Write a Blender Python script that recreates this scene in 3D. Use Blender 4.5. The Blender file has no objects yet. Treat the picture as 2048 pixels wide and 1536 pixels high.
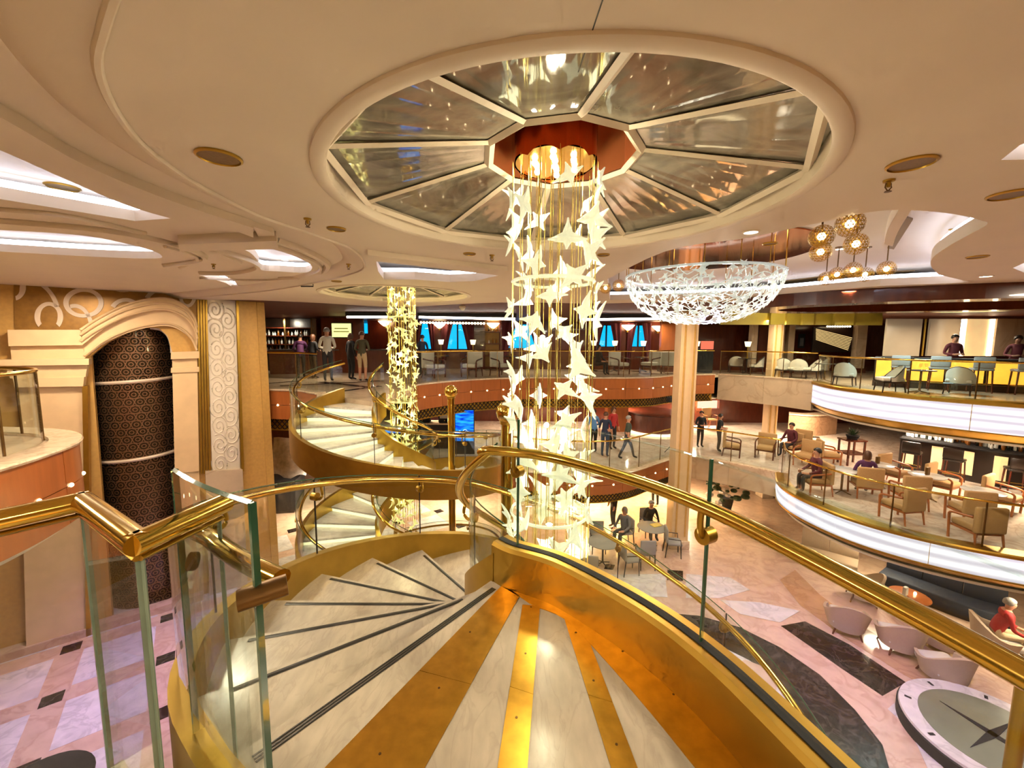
import bpy, bmesh, math, random
from mathutils import Vector, Matrix

# ------------------------------------------------------------------ camera, world, exposure
SC = bpy.context.scene
COL = SC.collection
PI = math.pi
FPX, PITCH, ROLL, CZ = 820.0, math.radians(6.0), 0.006, 1.6
cam_d = bpy.data.cameras.new('camera')
cam_d.sensor_width = 36.0
cam_d.lens = FPX / 2048.0 * 36.0
cam_d.clip_start = 0.02
cam_d.clip_end = 200
cam = bpy.data.objects.new('camera', cam_d)
COL.objects.link(cam)
_cp, _sp = math.cos(PITCH), math.sin(PITCH)
FWD = Vector((0, _cp, -_sp)); _r0 = Vector((1, 0, 0)); _u0 = Vector((0, _sp, _cp))
RIGHT = _r0 * math.cos(ROLL) + _u0 * math.sin(ROLL)
UP = _u0 * math.cos(ROLL) - _r0 * math.sin(ROLL)
cam.matrix_world = Matrix((
    (RIGHT.x, UP.x, -FWD.x, 0), (RIGHT.y, UP.y, -FWD.y, 0), (RIGHT.z, UP.z, -FWD.z, CZ), (0, 0, 0, 1)))
SC.camera = cam
SC.view_settings.view_transform = 'Standard'
SC.view_settings.look = 'None'
SC.view_settings.exposure = 0.58
SC.view_settings.gamma = 1.0
SC.view_settings.use_curve_mapping = False
SC.cycles.use_denoising = True
SC.cycles.max_bounces = 4
SC.cycles.diffuse_bounces = 2
SC.cycles.glossy_bounces = 2
SC.cycles.use_adaptive_sampling = True
SC.cycles.adaptive_threshold = .14
SC.cycles.adaptive_min_samples = 10
SC.cycles.transmission_bounces = 4
SC.cycles.transparent_max_bounces = 20
SC.cycles.sample_clamp_indirect = 6.0
SC.cycles.caustics_reflective = False
SC.cycles.caustics_refractive = False
world = bpy.data.worlds.new('dusk_sky')
SC.world = world
world.use_nodes = True
_bg = world.node_tree.nodes['Background']
_bg.inputs[0].default_value = (0.004, 0.36, 0.85, 1)
_bg.inputs[1].default_value = 1.35

# levels (metres): camera deck, middle deck, ground deck, ceiling soffits
Z7, Z6, Z5 = 0.1, -2.75, -5.4
ZC, ZL, ZU = 2.62, 2.72, 2.95
AX1 = Vector((0.30, 3.10, 0))      # near spiral / chandelier axis
AX2 = Vector((-2.48, 9.30, 0))     # far spiral / chandelier axis

def lamp(kind, name, loc, energy, color=(1, .8, .55), size=.1, aim=None, angle=100, blend=.6):
    d = bpy.data.lights.new(name, kind)
    d.energy = energy
    d.color = color
    if kind == 'AREA':
        d.shape = 'DISK'; d.size = size
    else:
        d.shadow_soft_size = size
    if kind == 'SPOT':
        d.spot_size = math.radians(angle); d.spot_blend = blend
    o = bpy.data.objects.new(name, d)
    COL.objects.link(o)
    o.location = loc
    if aim is not None:
        o.rotation_euler = (Vector(aim) - Vector(loc)).to_track_quat('-Z', 'Y').to_euler()
    return o

WARM = (1.0, .82, .60)
LK = 1.0
# area lights added as general fill under the upper ceiling, some behind the camera
for i, (x, y, e) in enumerate([(-1.9, -1.2, 55), (1.9, -1.2, 55), (-3.6, 1.2, 80), (3.2, 1.4, 80), (-3.9, 5.2, 90), (-6.2, 3.2, 90),
                               (2.2, 6.2, 70), (4.6, 5.0, 90), (6.6, 8.2, 110), (1.2, 8.8, 90), (-.6, 11.2, 90), (-6.0, 9.2, 55),
                               (4.4, 11.6, 110), (8.6, 12.4, 110), (8.8, 4.6, 110), (-8.6, 8.0, 90)]):
    lamp('AREA', 'ceiling_fill', (x, y, 2.585), e * LK, WARM, .5, (x, y, 0))
# area lights added to brighten the middle and ground decks under the galleries
for i, (x, y, z, e) in enumerate([(1.5, 19, -1.07, 150), (5.5, 20, -1.07, 190), (9.5, 21, -1.07, 160), (13, 18, -1.07, 110), (-4, 17.5, -1.07, 110),
                                  (13.4, 10.4, -1.07, 60), (13.5, 13.5, -1.07, 60),
                                  (-7.5, 15.5, -3.6, 110), (3.0, 16.6, -3.6, 120), (-2, 16.5, -3.6, 120), (7.5, 17.5, -3.6, 150),
                                  (10.8, 11.2, -3.6, 40), (11.6, 8.2, -3.6, 40)]):
    lamp('AREA', 'soffit_fill', (x, y, z), e * 1.3 * LK, WARM, .6, (x, y, -9))
# stage lights washing the atrium floor violet
for (loc, aim, e) in [((3.0, 6.5, 2.5), (6.2, 9.5, Z5), 900), ((5.0, 3.5, 2.5), (7.5, 6.5, Z5), 800), ((-5.4, 7.6, 2.5), (-7.4, 8.0, Z5), 1250)]:
    lamp('SPOT', 'stage_light', loc, e * 1.9 * LK, (.52, .30, 1.0), .15, aim, 50, 1.0)
# area lights added to brighten the dim right and far galleries and their bars
for (x, y, z, e, c) in [(13.2, 15.2, 2.5, 95, (1, .88, .62)), (12.3, 12.6, 2.5, 70, (.62, .95, 1.0)), (10.6, 17.0, 2.5, 75, (1, .86, .6)), (15.6, 14.6, 2.3, 60, WARM), (-7.2, 15.6, 2.5, 50, WARM), (1.5, 19.6, 2.5, 45, WARM), (7.0, 20.0, 2.5, 40, WARM)]:
    lamp('AREA', 'gallery_fill', (x, y, z), e * LK, c, .5, (x, y, -9))
lamp('AREA', 'amber_fill', (4.6, 17.6, -3.62), 330, (1, .55, .12), .6, (4.6, 17.6, -9))  # added to turn the floor under the balcony amber

# ------------------------------------------------------------------ helpers
def ray(px, py):
    return FWD + RIGHT * ((px - 1024) / FPX) + UP * ((768 - py) / FPX)
CAMP = Vector((0, 0, CZ))
def G(px, py, z):
    d = ray(px, py); return CAMP + d * ((z - CZ) / d.z)
def D(px, py, y):
    d = ray(px, py); return CAMP + d * (y / d.y)
def lin(c):
    return tuple(((v / 255) / 12.92 if v / 255 <= .04045 else ((v / 255 + .055) / 1.055) ** 2.4) for v in c)

def mat(name, rgb, rough=.5, metal=0.0, var=.06, scale=6.0, bump=0.0, emit=0.0, emit_rgb=None, spec=.5, coat=0.0, stretch=(1, 1, 1), alpha=None):
    m = bpy.data.materials.new(name); m.use_nodes = True
    nt = m.node_tree; b = nt.nodes['Principled BSDF']
    c = lin(rgb)
    b.inputs['Roughness'].default_value = rough
    b.inputs['Metallic'].default_value = metal
    b.inputs['Specular IOR Level'].default_value = spec
    b.inputs['Coat Weight'].default_value = coat
    tc = nt.nodes.new('ShaderNodeTexCoord'); mp = nt.nodes.new('ShaderNodeMapping')
    mp.inputs['Scale'].default_value = stretch
    nt.links.new(tc.outputs['Object'], mp.inputs[0])
    n = nt.nodes.new('ShaderNodeTexNoise'); n.inputs['Scale'].default_value = scale; n.inputs['Detail'].default_value = 4
    nt.links.new(mp.outputs[0], n.inputs['Vector'])
    r = nt.nodes.new('ShaderNodeValToRGB')
    r.color_ramp.elements[0].position = .3; r.color_ramp.elements[1].position = .7
    r.color_ramp.elements[0].color = tuple(max(0, v * (1 - var)) for v in c) + (1,)
    r.color_ramp.elements[1].color = tuple(min(1, v * (1 + var)) for v in c) + (1,)
    nt.links.new(n.outputs['Fac'], r.inputs[0]); nt.links.new(r.outputs[0], b.inputs['Base Color'])
    if bump:
        bp = nt.nodes.new('ShaderNodeBump'); bp.inputs['Strength'].default_value = bump; bp.inputs['Distance'].default_value = .02
        nt.links.new(n.outputs['Fac'], bp.inputs['Height']); nt.links.new(bp.outputs[0], b.inputs['Normal'])
    if emit:
        b.inputs['Emission Color'].default_value = lin(emit_rgb or rgb) + (1,)
        b.inputs['Emission Strength'].default_value = emit
    return m

def mat_vein(name, base, vein, rough=.15, scale=1.2, width=.10, amount=.8, coat=.0, stretch=(1, 1, 1), dist=3.0):
    """polished stone: drifting clouds crossed by thin veins"""
    m = bpy.data.materials.new(name); m.use_nodes = True
    nt = m.node_tree; b = nt.nodes['Principled BSDF']; L = nt.links.new
    b.inputs['Roughness'].default_value = rough; b.inputs['Coat Weight'].default_value = coat
    tc = nt.nodes.new('ShaderNodeTexCoord'); mp = nt.nodes.new('ShaderNodeMapping'); mp.inputs['Scale'].default_value = stretch
    L(tc.outputs['Object'], mp.inputs[0])
    n1 = nt.nodes.new('ShaderNodeTexNoise'); n1.inputs['Scale'].default_value = scale; n1.inputs['Detail'].default_value = 6; n1.inputs['Distortion'].default_value = dist * .4
    L(mp.outputs[0], n1.inputs['Vector'])
    sub = nt.nodes.new('ShaderNodeMath'); sub.operation = 'SUBTRACT'; sub.inputs[1].default_value = .5; L(n1.outputs['Fac'], sub.inputs[0])
    ab = nt.nodes.new('ShaderNodeMath'); ab.operation = 'ABSOLUTE'; L(sub.outputs[0], ab.inputs[0])
    r = nt.nodes.new('ShaderNodeValToRGB')
    r.color_ramp.elements[0].position = 0; r.color_ramp.elements[0].color = (amount, amount, amount, 1)
    r.color_ramp.elements[1].position = width; r.color_ramp.elements[1].color = (0, 0, 0, 1)
    L(ab.outputs[0], r.inputs[0])
    n2 = nt.nodes.new('ShaderNodeTexNoise'); n2.inputs['Scale'].default_value = scale * 2.5; n2.inputs['Detail'].default_value = 5; L(mp.outputs[0], n2.inputs['Vector'])
    r2 = nt.nodes.new('ShaderNodeValToRGB'); c = lin(base)
    r2.color_ramp.elements[0].position = .3; r2.color_ramp.elements[1].position = .7
    r2.color_ramp.elements[0].color = tuple(v * .86 for v in c) + (1,); r2.color_ramp.elements[1].color = tuple(min(1, v * 1.06) for v in c) + (1,)
    L(n2.outputs['Fac'], r2.inputs[0])
    mx = nt.nodes.new('ShaderNodeMix'); mx.data_type = 'RGBA'
    L(r.outputs[0], mx.inputs[0]); L(r2.outputs[0], mx.inputs[6]); mx.inputs[7].default_value = lin(vein) + (1,)
    L(mx.outputs[2], b.inputs['Base Color'])
    return m

def mat_glass(name, tint=(.93, .96, .94), rough=.0, refl=1.0, base=.03):
    """thin architectural glass: clear, with a Fresnel reflection"""
    m = bpy.data.materials.new(name); m.use_nodes = True
    nt = m.node_tree; nt.nodes.clear(); L = nt.links.new
    out = nt.nodes.new('ShaderNodeOutputMaterial'); t = nt.nodes.new('ShaderNodeBsdfTransparent'); g = nt.nodes.new('ShaderNodeBsdfGlossy')
    t.inputs[0].default_value = tint + (1,); g.inputs['Roughness'].default_value = rough; g.inputs[0].default_value = (refl, refl, refl, 1)
    lw = nt.nodes.new('ShaderNodeLayerWeight'); lw.inputs['Blend'].default_value = .5
    pw = nt.nodes.new('ShaderNodeMath'); pw.operation = 'POWER'; pw.inputs[1].default_value = 5.0; L(lw.outputs['Facing'], pw.inputs[0])
    mul = nt.nodes.new('ShaderNodeMath'); mul.operation = 'MULTIPLY_ADD'; mul.inputs[1].default_value = .8; mul.inputs[2].default_value = base
    L(pw.outputs[0], mul.inputs[0])
    mx = nt.nodes.new('ShaderNodeMixShader'); L(mul.outputs[0], mx.inputs[0]); L(t.outputs[0], mx.inputs[1]); L(g.outputs[0], mx.inputs[2])
    L(mx.outputs[0], out.inputs[0])
    return m

def mat_cast_glass(name, rgb, glow_rgb, glow, clear=.45):
    '''cast glass: clear when seen face on, milky and bright towards its edges'''
    m = bpy.data.materials.new(name); m.use_nodes = True; nt = m.node_tree; L = nt.links.new
    b = nt.nodes['Principled BSDF']; out = nt.nodes['Material Output']
    b.inputs['Base Color'].default_value = lin(rgb) + (1,); b.inputs['Roughness'].default_value = .08; b.inputs['Coat Weight'].default_value = .5
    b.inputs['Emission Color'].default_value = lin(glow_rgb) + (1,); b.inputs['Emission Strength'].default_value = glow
    t = nt.nodes.new('ShaderNodeBsdfTransparent'); t.inputs[0].default_value = (.96, .97, .93, 1)
    lw = nt.nodes.new('ShaderNodeLayerWeight'); lw.inputs['Blend'].default_value = .5
    tc = nt.nodes.new('ShaderNodeTexCoord'); n = nt.nodes.new('ShaderNodeTexNoise'); n.inputs['Scale'].default_value = 26; L(tc.outputs['Object'], n.inputs['Vector'])
    bp = nt.nodes.new('ShaderNodeBump'); bp.inputs['Strength'].default_value = .6; bp.inputs['Distance'].default_value = .01; L(n.outputs['Fac'], bp.inputs['Height']); L(bp.outputs[0], b.inputs['Normal']); L(bp.outputs[0], lw.inputs['Normal'])
    ma = nt.nodes.new('ShaderNodeMath'); ma.operation = 'MULTIPLY_ADD'; ma.use_clamp = True; ma.inputs[1].default_value = clear * 1.6; ma.inputs[2].default_value = 1 - clear
    L(lw.outputs['Facing'], ma.inputs[0]); mx = nt.nodes.new('ShaderNodeMixShader'); L(ma.outputs[0], mx.inputs[0]); L(t.outputs[0], mx.inputs[1]); L(b.outputs[0], mx.inputs[2]); L(mx.outputs[0], out.inputs[0])
    return m

def mat_emit(name, rgb, strength):
    m = bpy.data.materials.new(name); m.use_nodes = True
    nt = m.node_tree; nt.nodes.clear()
    o = nt.nodes.new('ShaderNodeOutputMaterial'); e = nt.nodes.new('ShaderNodeEmission')
    e.inputs[0].default_value = lin(rgb) + (1,); e.inputs[1].default_value = strength
    nt.links.new(e.outputs[0], o.inputs[0])
    return m

class MB:
    """collects shapes and links them as one mesh object"""
    def __init__(s): s.v = []; s.f = []; s.mi = []; s.cm = 0
    def add(s, vs, fs):
        o = len(s.v); s.v += [tuple(p) for p in vs]; s.f += [tuple(i + o for i in f) for f in fs]; s.mi += [s.cm] * len(fs); return s
    def box(s, c, size, rz=0.0, rot=None, taper=1.0):
        hx, hy, hz = size[0] / 2, size[1] / 2, size[2] / 2
        M = rot if rot is not None else Matrix.Rotation(rz, 3, 'Z')
        vs = []
        for z in (-1, 1):
            t = taper if z > 0 else 1
            for x, y in ((-1, -1), (1, -1), (1, 1), (-1, 1)):
                vs.append(Vector(c) + M @ Vector((x * hx * t, y * hy * t, z * hz)))
        return s.add(vs, [(0, 3, 2, 1), (4, 5, 6, 7), (0, 1, 5, 4), (1, 2, 6, 5), (2, 3, 7, 6), (3, 0, 4, 7)])
    def rbox(s, c, size, rz=0.0, b=.02, seg=2):
        bm = bmesh.new(); bmesh.ops.create_cube(bm, size=1)
        for v in bm.verts: v.co = Vector((v.co.x * size[0], v.co.y * size[1], v.co.z * size[2]))
        bmesh.ops.bevel(bm, geom=bm.edges[:], offset=min(b, min(size) * .45), segments=seg, profile=.5, affect='EDGES')
        M = Matrix.Rotation(rz, 3, 'Z'); bm.verts.index_update()
        s.add([Vector(c) + M @ v.co for v in bm.verts], [[v.index for v in f.verts] for f in bm.faces]); bm.free(); return s
    def prism(s, poly, z0, z1):
        n = len(poly)
        if sum(poly[i][0] * poly[(i + 1) % n][1] - poly[(i + 1) % n][0] * poly[i][1] for i in range(n)) < 0: poly = poly[::-1]
        vs = [(p[0], p[1], z0) for p in poly] + [(p[0], p[1], z1) for p in poly]
        return s.add(vs, [tuple(range(n))[::-1], tuple(range(n, 2 * n))] + [(i, (i + 1) % n, n + (i + 1) % n, n + i) for i in range(n)])
    def tube(s, pts, r, n=8, closed=False, flat=1.0, cap=True):
        """round or oval bar along a path; r a number or one per point"""
        pts = [Vector(p) for p in pts]; m = len(pts); rs = r if isinstance(r, (list, tuple)) else [r] * m
        vs = []
        up0 = None
        for i, p in enumerate(pts):
            a = pts[i - 1] if (i or closed) else p; b = pts[(i + 1) % m] if (i < m - 1 or closed) else p
            t = (b - a).normalized() if (b - a).length > 1e-9 else Vector((0, 0, 1))
            up = Vector((0, 0, 1)) if abs(t.z) < .98 else (up0 or Vector((1, 0, 0)))
            sd = t.cross(up).normalized(); u = sd.cross(t).normalized(); up0 = u
            for k in range(n):
                q = 2 * PI * k / n
                vs.append(p + (sd * math.cos(q) + u * math.sin(q) * flat) * rs[i])
        fs = []
        for i in range(m if closed else m - 1):
            j = (i + 1) % m
            for k in range(n): fs.append((i * n + k, i * n + (k + 1) % n, j * n + (k + 1) % n, j * n + k))
        if cap and not closed: fs += [tuple(range(n))[::-1], tuple(range((m - 1) * n, m * n))]
        return s.add(vs, fs)
    def lathe(s, prof, c=(0, 0, 0), n=20, cap=True):
        vs = []; m = len(prof)
        for r, z in prof:
            for k in range(n): vs.append((c[0] + r * math.cos(2 * PI * k / n), c[1] + r * math.sin(2 * PI * k / n), c[2] + z))
        fs = [(i * n + k, i * n + (k + 1) % n, (i + 1) * n + (k + 1) % n, (i + 1) * n + k) for i in range(m - 1) for k in range(n)]
        if cap: fs += [tuple(range(n))[::-1], tuple(range((m - 1) * n, m * n))]
        return s.add(vs, fs)
    def sphere(s, c, r, n=12, m=8, sc=(1, 1, 1)):
        vs = [Vector(c) + Vector((0, 0, -r * sc[2]))]
        for i in range(1, m):
            a = -PI / 2 + PI * i / m
            for k in range(n): vs.append(Vector(c) + Vector((r * sc[0] * math.cos(a) * math.cos(2 * PI * k / n), r * sc[1] * math.cos(a) * math.sin(2 * PI * k / n), r * sc[2] * math.sin(a))))
        vs.append(Vector(c) + Vector((0, 0, r * sc[2]))); e = len(vs) - 1
        fs = [(0, 1 + (k + 1) % n, 1 + k) for k in range(n)]
        for i in range(m - 2):
            for k in range(n): fs.append((1 + i * n + k, 1 + i * n + (k + 1) % n, 1 + (i + 1) * n + (k + 1) % n, 1 + (i + 1) * n + k))
        fs += [(1 + (m - 2) * n + k, 1 + (m - 2) * n + (k + 1) % n, e) for k in range(n)]
        return s.add(vs, fs)
    def sweep(s, path, prof, closed=False):
        """carry a profile of (offset to the path's right, height) along a path; path points may carry their own z"""
        path = [Vector(p) if len(p) == 3 else Vector((p[0], p[1], 0)) for p in path]; m = len(path); n = len(prof); vs = []
        for i, p in enumerate(path):
            a = path[i - 1] if (i or closed) else p; b = path[(i + 1) % m] if (i < m - 1 or closed) else p
            t = Vector((b.x - a.x, b.y - a.y, 0)).normalized(); r = Vector((t.y, -t.x, 0))
            k = 1.0
            if (i or closed) and (i < m - 1 or closed):
                t1 = Vector((p.x - a.x, p.y - a.y, 0)).normalized(); k = 1 / max(.35, t.dot(t1))
            for (o, z) in prof: vs.append(p + r * o * k + Vector((0, 0, z)))
        fs = []
        for i in range(m if closed else m - 1):
            j = (i + 1) % m
            for q in range(n): fs.append((i * n + q, j * n + q, j * n + (q + 1) % n, i * n + (q + 1) % n))
        if not closed: fs += [tuple(range(n)), tuple(range((m - 1) * n, m * n))[::-1]]
        return s.add(vs, fs)
    def build(s, name, mats, parent=None, smooth=None, kind=None):
        me = bpy.data.meshes.new(name); me.from_pydata(s.v, [], s.f)
        mats = mats if isinstance(mats, (list, tuple)) else [mats]
        for m in mats: me.materials.append(m)
        if len(mats) > 1: me.polygons.foreach_set('material_index', s.mi)
        if smooth is not None:
            me.polygons.foreach_set('use_smooth', [True] * len(me.polygons)); me.set_sharp_from_angle(angle=math.radians(smooth))
        me.update()
        return link(name, me, parent, kind)

def link(name, data, parent=None, kind=None):
    o = bpy.data.objects.new(name, data); COL.objects.link(o)
    if parent is not None:
        o.parent = parent; o.matrix_parent_inverse = Matrix.Translation(-parent.location) if parent.parent is None else Matrix()
    if kind: o['kind'] = kind
    return o
def tag(o, label, cat, group=None):
    o['label'] = label; o['category'] = cat
    if group: o['group'] = group
    return o
def thing(name, label, cat, loc=(0, 0, 0), group=None, rz=0.0):
    """an Empty at the thing's base; parts built in world coordinates keep their place"""
    o = bpy.data.objects.new(name, None); COL.objects.link(o); o.location = loc; o.rotation_euler = (0, 0, rz)
    o.empty_display_size = .1
    return tag(o, label, cat, group)
def local_thing(name, label, cat, group=None):
    """an Empty at the origin: its parts are built in local coordinates, then the whole is moved"""
    return thing(name, label, cat, (0, 0, 0), group)
def dup(root, loc, rz=0.0, label=None, sc=1.0):
    r = root.copy(); COL.objects.link(r); r.location = loc; r.rotation_euler = (0, 0, rz); r.scale = (sc, sc, sc)
    if label: r['label'] = label
    for ch in list(root.children):
        c = ch.copy(); COL.objects.link(c); c.parent = r; c.matrix_parent_inverse = Matrix()
        for g in list(ch.children):
            d = g.copy(); COL.objects.link(d); d.parent = c; d.matrix_parent_inverse = Matrix()
    return r
class Repeater:
    """first call moves the prototype itself, later calls copy it"""
    def __init__(s, root): s.root = root; s.used = False
    def put(s, loc, rz=0.0, label=None, sc=1.0):
        if not s.used:
            s.used = True; s.root.location = loc; s.root.rotation_euler = (0, 0, rz); s.root.scale = (sc, sc, sc)
            if label: s.root['label'] = label
            return s.root
        return dup(s.root, loc, rz, label, sc)

def plate(name, outer, holes, f0, f1, m, parent=None, kind='structure', bottom_only=False):
    """flat slab with holes; f0, f1 turn (u, v) into its two faces"""
    bm = bmesh.new(); loops = []
    def ring(pts, f):
        vs = [bm.verts.new(f(*p)) for p in pts]
        return vs, [bm.edges.new((vs[i], vs[(i + 1) % len(vs)])) for i in range(len(vs))]
    for f in ((f0,) if bottom_only else (f0, f1)):
        es = []; ls = []
        for pts in [outer] + list(holes):
            vs, e = ring(pts, f); es += e; ls.append(vs)
        bmesh.ops.triangle_fill(bm, use_beauty=True, use_dissolve=False, edges=es); loops.append(ls)
    if not bottom_only:
        for a, b in zip(*loops):
            for i in range(len(a)): bm.faces.new((a[i], a[(i + 1) % len(a)], b[(i + 1) % len(a)], b[i]))
    bmesh.ops.recalc_face_normals(bm, faces=bm.faces[:])
    me = bpy.data.meshes.new(name); bm.to_mesh(me); bm.free(); me.materials.append(m)
    return link(name, me, parent, kind if parent is None else None)
def flat(z): return lambda x, y: (x, y, z)
def spline(pts, n=8, closed=False):
    """Catmull-Rom through the points"""
    P = [Vector(p) for p in pts]; m = len(P); out = []
    for i in range(m if closed else m - 1):
        p0 = P[(i - 1) % m] if (closed or i) else P[0] * 2 - P[1]; p1 = P[i]; p2 = P[(i + 1) % m]
        p3 = P[(i + 2) % m] if (closed or i < m - 2) else p2 * 2 - p1
        for k in range(n):
            t = k / n
            out.append(.5 * ((2 * p1) + (p2 - p0) * t + (2 * p0 - 5 * p1 + 4 * p2 - p3) * t * t + (3 * p1 - p0 - 3 * p2 + p3) * t ** 3))
    if not closed: out.append(P[-1].copy())
    return out
def resample(pts, step):
    out = [pts[0].copy()]; acc = 0.0
    for a, b in zip(pts, pts[1:]):
        L = (b - a).length; d = step - acc
        while d < L: out.append(a.lerp(b, d / L)); d += step
        acc = (acc + L) % step
    return out
def pol(ax, r, deg, z=0.0):
    a = math.radians(deg); return Vector((ax.x + r * math.cos(a), ax.y + r * math.sin(a), z))
def offset(path, d):
    out = []
    for i, p in enumerate(path):
        a = path[max(0, i - 1)]; b = path[min(len(path) - 1, i + 1)]; t = (b - a); t = Vector((t.x, t.y, 0)).normalized()
        out.append(p + Vector((t.y, -t.x, 0)) * d)
    return out

# ------------------------------------------------------------------ materials
M = {}
def quiet(*names):
    '''small glowing bits: seen, but not sampled as lamps'''
    for n in names: M[n].cycles.emission_sampling = 'NONE'
M['ceil'] = mat('painted_plaster', (232, 214, 190), .6, var=.02, scale=2)
M['ceil_up'] = mat('recess_plaster', (236, 226, 214), .6, var=.02, scale=2)
M['gold'] = mat('polished_brass', (222, 184, 86), .14, 1.0, .04, 9)
M['brass'] = mat('satin_brass', (182, 146, 62), .36, 1.0, .10, 5)
M['brass_dark'] = mat('bronze', (120, 92, 56), .4, 1.0, .08, 9)
M['strip'] = mat('worn_brass_inlay', (206, 156, 62), .3, 1.0, .14, 14, stretch=(1, 1, 1))
M['marble'] = mat_vein('white_marble', (232, 224, 212), (168, 150, 134), .16, 2.2, .03, .35, stretch=(1, 2.5, 1))
M['tread_marble'] = mat_vein('tread_marble', (190, 177, 158), (160, 144, 128), .2, 3.4, .03, .32, stretch=(2.2, .8, 1))
M['cap_marble'] = mat_vein('cap_marble', (226, 200, 170), (176, 140, 110), .2, 3.0, .05, .5)
M['slab_marble'] = mat_vein('beige_marble', (206, 182, 154), (160, 128, 100), .2, .7, .03, .35)
M['floor_marble'] = mat_vein('atrium_marble', (226, 206, 188), (180, 150, 132), .10, 1.4, .04, .5)
M['floor_tan'] = mat_vein('tan_marble', (190, 148, 112), (150, 108, 80), .10, 1.6, .05, .5)
M['floor_rose'] = mat_vein('rose_marble', (204, 172, 146), (170, 132, 108), .28, 1.6, .05, .5)
M['floor_dark'] = mat_vein('dark_marble', (40, 31, 27), (96, 80, 70), .2, 2.5, .04, .5)
M['floor_dark'].node_tree.nodes['Principled BSDF'].inputs['Specular IOR Level'].default_value = .2
M['floor_white'] = mat_vein('pale_marble', (212, 205, 196), (168, 160, 154), .18, 1.8, .05, .5)
M['wood'] = mat('cherry_veneer', (166, 94, 46), .3, 0, .10, 3.5, coat=.12, stretch=(3, 3, .35))
M['wood_dark'] = mat('dark_mahogany', (84, 34, 18), .25, 0, .16, 4, coat=.3, stretch=(2, 2, .5))
M['wood_ceiling'] = mat('matt_mahogany_ceiling', (92, 40, 22), .55, 0, .16, 4, stretch=(2, 2, .5))
M['wood_black'] = mat('ebonised_wood', (34, 22, 16), .3, 0, .2, 5)
M['dark'] = mat('dark_recess', (40, 28, 22), .5, 0, .2, 3)
M['black'] = mat('black_metal', (20, 20, 20), .4, 0, .1, 6)
M['goldwall'] = mat('gold_wallcovering', (206, 160, 88), .42, .15, .07, 14)
M['goldpanel'] = mat('deep_gold_panel', (150, 108, 46), .36, .35, .16, 9)
M['cream'] = mat('cream_stone', (226, 192, 148), .3, 0, .05, 4)
M['rings'] = mat('ivory_inlay', (226, 202, 178), .35, 0, .03, 4)
M['relief'] = mat('pearl_relief', (232, 218, 200), .35, .1, .04, 6)
M['copper'] = mat('copper_mirror', (190, 104, 60), .08, 1.0, .05, 3)
M['grille'] = mat('bronze_grille', (130, 104, 66), .5, .4, .12, 60)
M['glass'] = mat_glass('clear_glass')
M['glass_edge'] = mat('green_glass_edge', (44, 84, 62), .12, 0, .1, 8, coat=.6)
M['glass_edge_pale'] = mat('pale_glass_edge', (128, 146, 128), .12, 0, .1, 8, coat=.6)
M['seam'] = mat('dark_seam', (44, 40, 34), .4, .3, .1, 8)
M['dome_stone'] = mat_vein('mirrored_marble_panel', (120, 114, 100), (164, 156, 138), .06, 1.6, .16, .55, coat=.8, dist=5)
M['lamp_warm'] = mat_emit('warm_lamp', (255, 222, 170), 9)
M['lamp_dot'] = mat_emit('fascia_lamp', (255, 226, 170), 7)
M['lamp_white'] = mat_emit('white_lamp', (255, 244, 226), 7)
M['cove'] = mat_emit('cove_tape', (226, 232, 255), 5.5)
M['cove_w'] = mat_emit('warm_cove_tape', (255, 226, 186), 4.5)
M['step_led'] = mat_emit('step_light', (255, 240, 180), 1.15)
M['skin'] = mat('skin', (196, 140, 110), .5, 0, .05, 9)
M['skin_dark'] = mat('deep_skin', (120, 78, 56), .5, 0, .05, 9)
M['hair_dark'] = mat('dark_hair', (34, 24, 18), .5, 0, .2, 30)
M['hair_grey'] = mat('grey_hair', (150, 144, 138), .5, 0, .15, 30)
M['hair_brown'] = mat('brown_hair', (84, 50, 28), .5, 0, .2, 30)
def cloth(name, rgb): M[name] = mat('cloth_' + name, rgb, .8, 0, .08, 30)
for _n, _c in dict(white=(226, 222, 210), olive=(82, 78, 58), khaki=(196, 170, 130), black=(24, 22, 24), navy=(34, 42, 66), blue=(84, 128, 176), jeans=(52, 66, 90), grey=(104, 104, 108), red=(170, 40, 38), purple=(84, 40, 84), green=(62, 70, 58), darkgrey=(58, 56, 58), maroon=(92, 34, 44)).items(): cloth(_n, _c)
M['cream_fabric'] = mat('cream_fabric', (204, 196, 180), .8, 0, .05, 40)
M['tan_fabric'] = mat('tan_fabric', (186, 146, 96), .75, 0, .07, 40)
M['grey_fabric'] = mat('grey_fabric', (150, 144, 138), .8, 0, .06, 40)
M['taupe_fabric'] = mat('taupe_fabric', (176, 152, 126), .8, 0, .06, 40)
M['navy_fabric'] = mat('navy_velvet', (16, 24, 40), .7, 0, .12, 20)
M['leaf'] = mat('dark_leaf', (44, 66, 36), .5, 0, .2, 20)
M['foliage_pale'] = mat('pale_petals', (206, 196, 186), .6, 0, .1, 20)
M['silver_cloth'] = mat('silver_drape', (186, 184, 178), .35, .6, .25, 6, bump=.5)
M['copper_well'] = mat('copper_lining', (214, 128, 80), .35, .55, .08, 3)
quiet('lamp_warm', 'lamp_dot', 'lamp_white', 'step_led')

# ------------------------------------------------------------------ ceiling
def gl(pts, z): return [(G(px, py, z).x, G(px, py, z).y) for px, py in pts]
def v2(pts): return [Vector((p[0], p[1], 0)) for p in pts]
def sp2(pts, n=5, closed=False): return [(p.x, p.y) for p in spline(v2(pts), n, closed)]
def circ(ax, r, n=64): return [(ax.x + r * math.cos(2 * PI * k / n), ax.y + r * math.sin(2 * PI * k / n)) for k in range(n)]

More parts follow.
